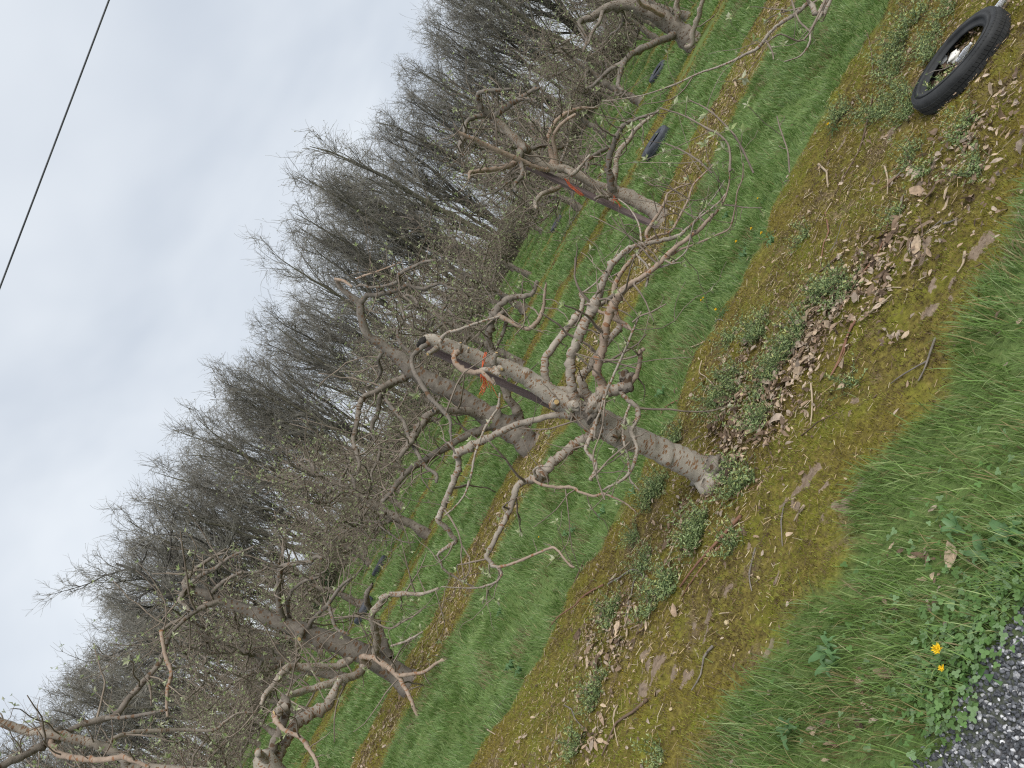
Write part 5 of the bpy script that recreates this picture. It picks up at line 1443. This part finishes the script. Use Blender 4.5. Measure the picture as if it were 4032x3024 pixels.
# pebbles
n = 26
for k, (zn, px, py, s_) in enumerate([('ZG', 322, 765, .013), ('ZG', 385, 935, .006), ('ZG', 355, 965, .006), ('ZG', 215, 1370, .006), ('ZG', 510, 470, .008), ('Z9', 1145, 735, .012), ('Z9', 1130, 665, .012), ('Z9', 710, 1390, .010), ('Z9', 1515, 690, .009), ('Z9', 1775, 1235, .009), ('ZR', 1990, 122, .008)]):
    p = on_ground(zn, px, py)
    V, T, C = stones(1, np.array([0.]), np.array([0.]), np.array([0.]), np.array([s_]), np.array([[.50, .40, .24]]))
    tag(link('pebble', mesh_np('pebble', V, None, T, None, C, False), M['stone'], None, (p[0], p[1], gz(p[0], p[1]) + s_ * .6)), 'small pale yellowish pebble resting on the moss', 'pebble', 'pale pebbles on the moss')

# ------------------------------------------------------------------ weeds
WM = []
for k in range(4):
    mb, st = MB(), MB()
    for q in range(17):
        a = R.uniform(0, 6.28); e_ = R.uniform(.3, 2.2)
        P = crooked((R.normal(0, .02), R.normal(0, .02), -.01), (math.cos(a) * e_, math.sin(a) * e_, .8), R.uniform(.05, .16), 5, .16, .10)
        tube(st, P, np.linspace(.0016, .0009, 6), 3, 1, 0, (.09, .13, .06))
        for i_ in range(1, 6):
            for v_ in range(4):
                d_ = rnd_perp(np.array([0, 0, 1.])) + np.array([0, 0, R.uniform(.1, .8)]); d_ /= np.linalg.norm(d_)
                l_ = R.uniform(.008, .020); w_ = rnd_perp(d_) * l_ * .15
                c = np.array([[.32, .41, .17], [.40, .49, .25], [.23, .32, .13], [.52, .55, .22]])[R.integers(0, 4) if i_ > 3 else R.integers(0, 3)] * R.uniform(.75, 1.2)
                mb.add(np.array([P[i_], P[i_] + d_ * l_ * .5 + w_, P[i_] + d_ * l_, P[i_] + d_ * l_ * .5 - w_]), None, [[0, 1, 2], [0, 2, 3]], None, c)
    a_, b_ = st.mesh('stems'), mb.mesh('foliage', False)
    a_.materials.append(M['blade']); b_.materials.append(M['leaf']); WM.append((a_, b_))
WEED = [('ZV', 700, 440, 9, .13, .10), ('ZV', 640, 530, 4, .1, .06), ('ZV', 280, 620, 6, .10, .08), ('ZV', 350, 700, 4, .08, .06), ('ZV', 560, 180, 6, .14, .06), ('ZV', 300, 300, 3, .05, .05), ('ZV', 850, 220, 3, .04, .04), ('ZV', 600, 850, 5, .06, .05),
        ('ZR', 580, 780, 6, .10, .09), ('ZR', 730, 820, 3, .06, .05), ('ZR', 1200, 130, 2, .02, .04), ('ZR', 380, 290, 2, .03, .03), ('ZR', 870, 1540, 1, .02, .02), ('Z1', 1580, 1300, 6, .08, .08), ('Z1', 1640, 1200, 5, .08, .06), ('Z1', 2130, 1180, 5, .06, .05), ('Z1', 2050, 1130, 3, .03, .03), ('Z1', 1860, 1470, 4, .06, .06),
        ('Z1', 1500, 1500, 3, .05, .05), ('Z1', 1700, 960, 4, .05, .04), ('ZT', 1500, 250, 8, .16, .10), ('ZT', 1250, 320, 5, .14, .10), ('ZT', 1080, 620, 5, .12, .10), ('ZT', 1100, 880, 6, .08, .08), ('ZT', 1250, 940, 4, .05, .05), ('ZT', 1600, 760, 4, .06, .05), ('ZT', 1450, 480, 2, .02, .02), ('ZT', 1820, 1460, 2, .03, .03), ('ZT', 1320, 1300, 2, .04, .03), ('ZT', 1750, 1080, 2, .03, .03), ('ZT', 700, 980, 3, .05, .05), ('ZT', 1440, 1420, 1, .02, .02),
        ('Z9', 1260, 460, 4, .05, .05), ('Z9', 1180, 1080, 5, .06, .05), ('Z9', 1010, 1470, 3, .04, .04), ('Z9', 1720, 280, 5, .05, .07), ('Z9', 1580, 400, 2, .02, .02), ('Z9', 1550, 30, 4, .08, .05), ('ZG', 110, 200, 6, .06, .08), ('ZG', 350, 240, 2, .02, .02), ('Z9', 1650, 1630, 1, .01, .01)]
for zn, px, py, cnt, sx, sy in WEED:
    c = on_ground(zn, px, py)
    for k in range(cnt):
        x_, y_ = c[0] + R.normal(0, sx * .7), c[1] + R.normal(0, sy * .7)
        root = empty('weed', (x_, y_, gz(x_, y_)), 'feathery grey-green weed growing ' + PLACE[zn], 'weed', 'feathery weeds on the moss strip')
        root.rotation_euler = (0, 0, R.uniform(0, 6.28)); s_ = R.uniform(.7, 1.3); root.scale = (s_, s_, s_)
        q = R.integers(0, 4)
        link('stems', WM[q][0], None, root); link('foliage', WM[q][1], None, root)

# ------------------------------------------------------------------ dandelions, broad leaves, clover
hm = plain('dandelion_yellow', (.75, .48, .01), (.85, .60, .03), 60, .6)
DH, DS, DF = MB(), MB(), MB()
for k in range(60):
    a = R.uniform(0, 6.28); e = R.uniform(.1, 1.3); l_ = R.uniform(.010, .017)
    d_ = np.array([math.cos(a) * math.sin(e + .2), math.sin(a) * math.sin(e + .2), math.cos(e + .2) * .8 + .1]); w_ = rnd_perp(d_) * .0014
    DH.add(np.array([(0, 0, 0), d_ * l_ * .7 + w_, d_ * l_, d_ * l_ * .7 - w_]) + np.array([0, 0, .072]), None, [[0, 1, 2], [0, 2, 3]])
lump(DH, (0, 0, .074), .006, (1, 1, .7), .1, 8, 6)
tube(DS, crooked((0, 0, -.01), (0.1, 0, 1), .083, 4, .03), np.full(5, .0016), 5, 1, 0, (.14, .20, .07))
for k in range(7):
    a = k * .9 + R.uniform(-.2, .2); l_ = R.uniform(.06, .11)
    for sg in range(6):
        t0 = sg / 6; pc_ = np.array([math.cos(a), math.sin(a), 0]) * l_
        b0 = pc_ * t0 + np.array([0, 0, .02 * math.sin(t0 * 3)]); b1 = pc_ * (t0 + 1 / 6) + np.array([0, 0, .02 * math.sin((t0 + .16) * 3)])
        s_ = np.array([-math.sin(a), math.cos(a), 0]) * .012 * math.sin((t0 + .12) * 2.9)
        DF.add(np.array([b0, b1 - s_, b1, b1 + s_]), None, [[0, 1, 2], [0, 2, 3]], None, (.07, .15, .04))
dh, ds_, df = DH.mesh('flower_head', False), DS.mesh('stem'), DF.mesh('leaf_rosette', False)
dh.materials.append(hm); ds_.materials.append(M['blade']); df.materials.append(M['blade'])
DAN = [('ZG', 1690, 945, 1.25, 'larger of the two yellow dandelions in the clover by the gravel'), ('ZG', 1650, 1030, .8, 'smaller of the two yellow dandelions in the clover by the gravel'),
       ('Z3', 2090, 722, .95, 'yellow dandelion in the alley right of the main tree, upper of the near pair'), ('Z3', 2190, 765, .95, 'yellow dandelion in the alley right of the main tree, lower of the near pair'), ('Z3', 1936, 846, .95, 'yellow dandelion alone in the alley beside the right limbs'),
       ('Z3', 1605, 1383, .8, 'yellow dandelion in the alley behind the main tree, first of a touching pair'), ('Z3', 1583, 1405, .8, 'yellow dandelion in the alley behind the main tree, second of a touching pair'), ('Z3', 1746, 1506, .9, 'yellow dandelion in the alley grass close behind the main trunk'),
       ('Z3', 2152, 432, .7, 'small yellow dandelion farther along the alley at the right'), ('ZT', 562, 1045, .9, 'yellow dandelion at the alley edge left of the near tyre'), ('ZV', 198, 22, .8, 'yellow dandelion at the alley edge right of the trunk litter'), ('Z4', 1245, 1243, .7, 'tiny yellow dandelion in the alley left of the main trunk')]
for zn, px, py, s_, lb in DAN:
    p = on_ground(zn, px, py, .075)
    root = empty('dandelion', (p[0], p[1], gz(p[0], p[1])), lb, 'dandelion', 'dandelions in the grass'); root.scale = (s_,) * 3; root.rotation_euler = (0, 0, R.uniform(0, 6))
    link('flower_head', dh, None, root); link('stem', ds_, None, root); link('leaf_rosette', df, None, root)

# clover by the gravel: three leaflets on a stalk
mb = MB()
hexa = np.array([(0, 0, 0)] + [(math.cos(a) * .5 + .5, math.sin(a) * .46, .05) for a in np.linspace(math.pi * .92, -math.pi * .92, 8)])
def clover(x_, y_, s_):
    h_ = R.uniform(.02, .05); z0 = gz(x_, y_)
    tl_ = R.normal(0, .25, 2)
    c = np.array([[.13, .24, .07], [.17, .29, .10], [.21, .32, .15]])[R.integers(0, 3)] * R.uniform(.75, 1.15)
    a0 = R.uniform(0, 6)
    for q in range(3):
        a = a0 + q * 2.094; c_, sn = math.cos(a), math.sin(a)
        V = hexa * s_
        V = np.stack([V[:, 0] * c_ - V[:, 1] * sn, V[:, 0] * sn + V[:, 1] * c_, V[:, 2]], 1)
        V[:, 2] += V[:, 0] * tl_[0] + V[:, 1] * tl_[1]
        mb.add(V + np.array([x_, y_, z0 + h_]), None, [[0, i_ + 1, i_] for i_ in range(1, 8)], None, c)
for zn, px, py, sx, sy, cnt in [('ZG', 2000, 740, .16, .06, 260), ('ZG', 1700, 1050, .12, .07, 160), ('ZG', 1840, 1130, .06, .05, 60), ('ZG', 2080, 620, .10, .08, 120), ('ZG', 1690, 1410, .04, .03, 40), ('ZG', 1800, 230, .2, .12, 60), ('ZG', 1200, 900, .3, .15, 50)]:
    c = on_ground(zn, px, py)
    for k in range(cnt):
        x_, y_ = c[0] + R.normal(0, sx), c[1] + R.normal(0, sy)
        if road_d(x_, y_) < .04: clover(x_, y_, R.uniform(.008, .0145))
tag(link('clover', mb.mesh('clover', False), M['leaf']), 'patch of round clover leaves along the gravel edge', 'clover', kind='stuff')

BL = []
for k in range(3):
    mb = MB()
    for q in range(6):
        a = q * 1.05 + R.uniform(-.3, .3); l_ = R.uniform(.05, .10)
        rows = []
        for sg in range(6):
            f = sg / 5
            c_ = np.array([math.cos(a), math.sin(a), 0]) * l_ * f * (1 - .15 * f) + np.array([0, 0, .045 * math.sin(f * 2.4) * (.6 + .6 * R.uniform())])
            s_ = np.array([-math.sin(a), math.cos(a), 0]) * l_ * .17 * math.sin(min(1, f + .15) * 2.75)
            rows += [c_ - s_ + (0, 0, .004), c_, c_ + s_ + (0, 0, .004)]
        Q = [[i_ * 3 + j, i_ * 3 + j + 1, i_ * 3 + j + 4, i_ * 3 + j + 3] for i_ in range(5) for j in range(2)]
        mb.add(np.array(rows), Q, None, None, np.array([.10, .19, .07]) * R.uniform(.8, 1.3))
    me = mb.mesh('broadleaf_weed'); me.materials.append(M['blade']); BL.append(me)
for zn, px, py, s_ in [('ZG', 960, 930, 1.0), ('ZG', 990, 1010, .9), ('ZG', 1760, 150, .8), ('ZG', 1950, 330, .8), ('Z1', 1640, 660, 1.0), ('Z1', 1290, 1350, 1.0), ('Z1', 1100, 1450, .9), ('Z1', 1060, 1470, .8), ('Z1', 1480, 1240, .8), ('Z9', 430, 850, 1.0), ('Z9', 500, 880, .8), ('Z9', 340, 420, .8), ('Z3', 1880, 620, .8), ('Z3', 2050, 1000, .9), ('ZR', 100, 330, .8), ('ZG', 2120, 200, .9), ('ZG', 700, 1440, .8), ('Z6', 1950, 1010, .9)]:
    p = on_ground(zn, px, py, .03)
    o = bpy.data.objects.new('broadleaf_weed', BL[R.integers(0, 3)]); COL.objects.link(o)
    o.location = (p[0], p[1], gz(p[0], p[1]) + .03); o.scale = (s_,) * 3; o.rotation_euler = (0, 0, R.uniform(0, 6))
    tag(o, 'small broad-leaved weed showing among the grass blades', 'weed', 'broad-leaved weeds in the grass')
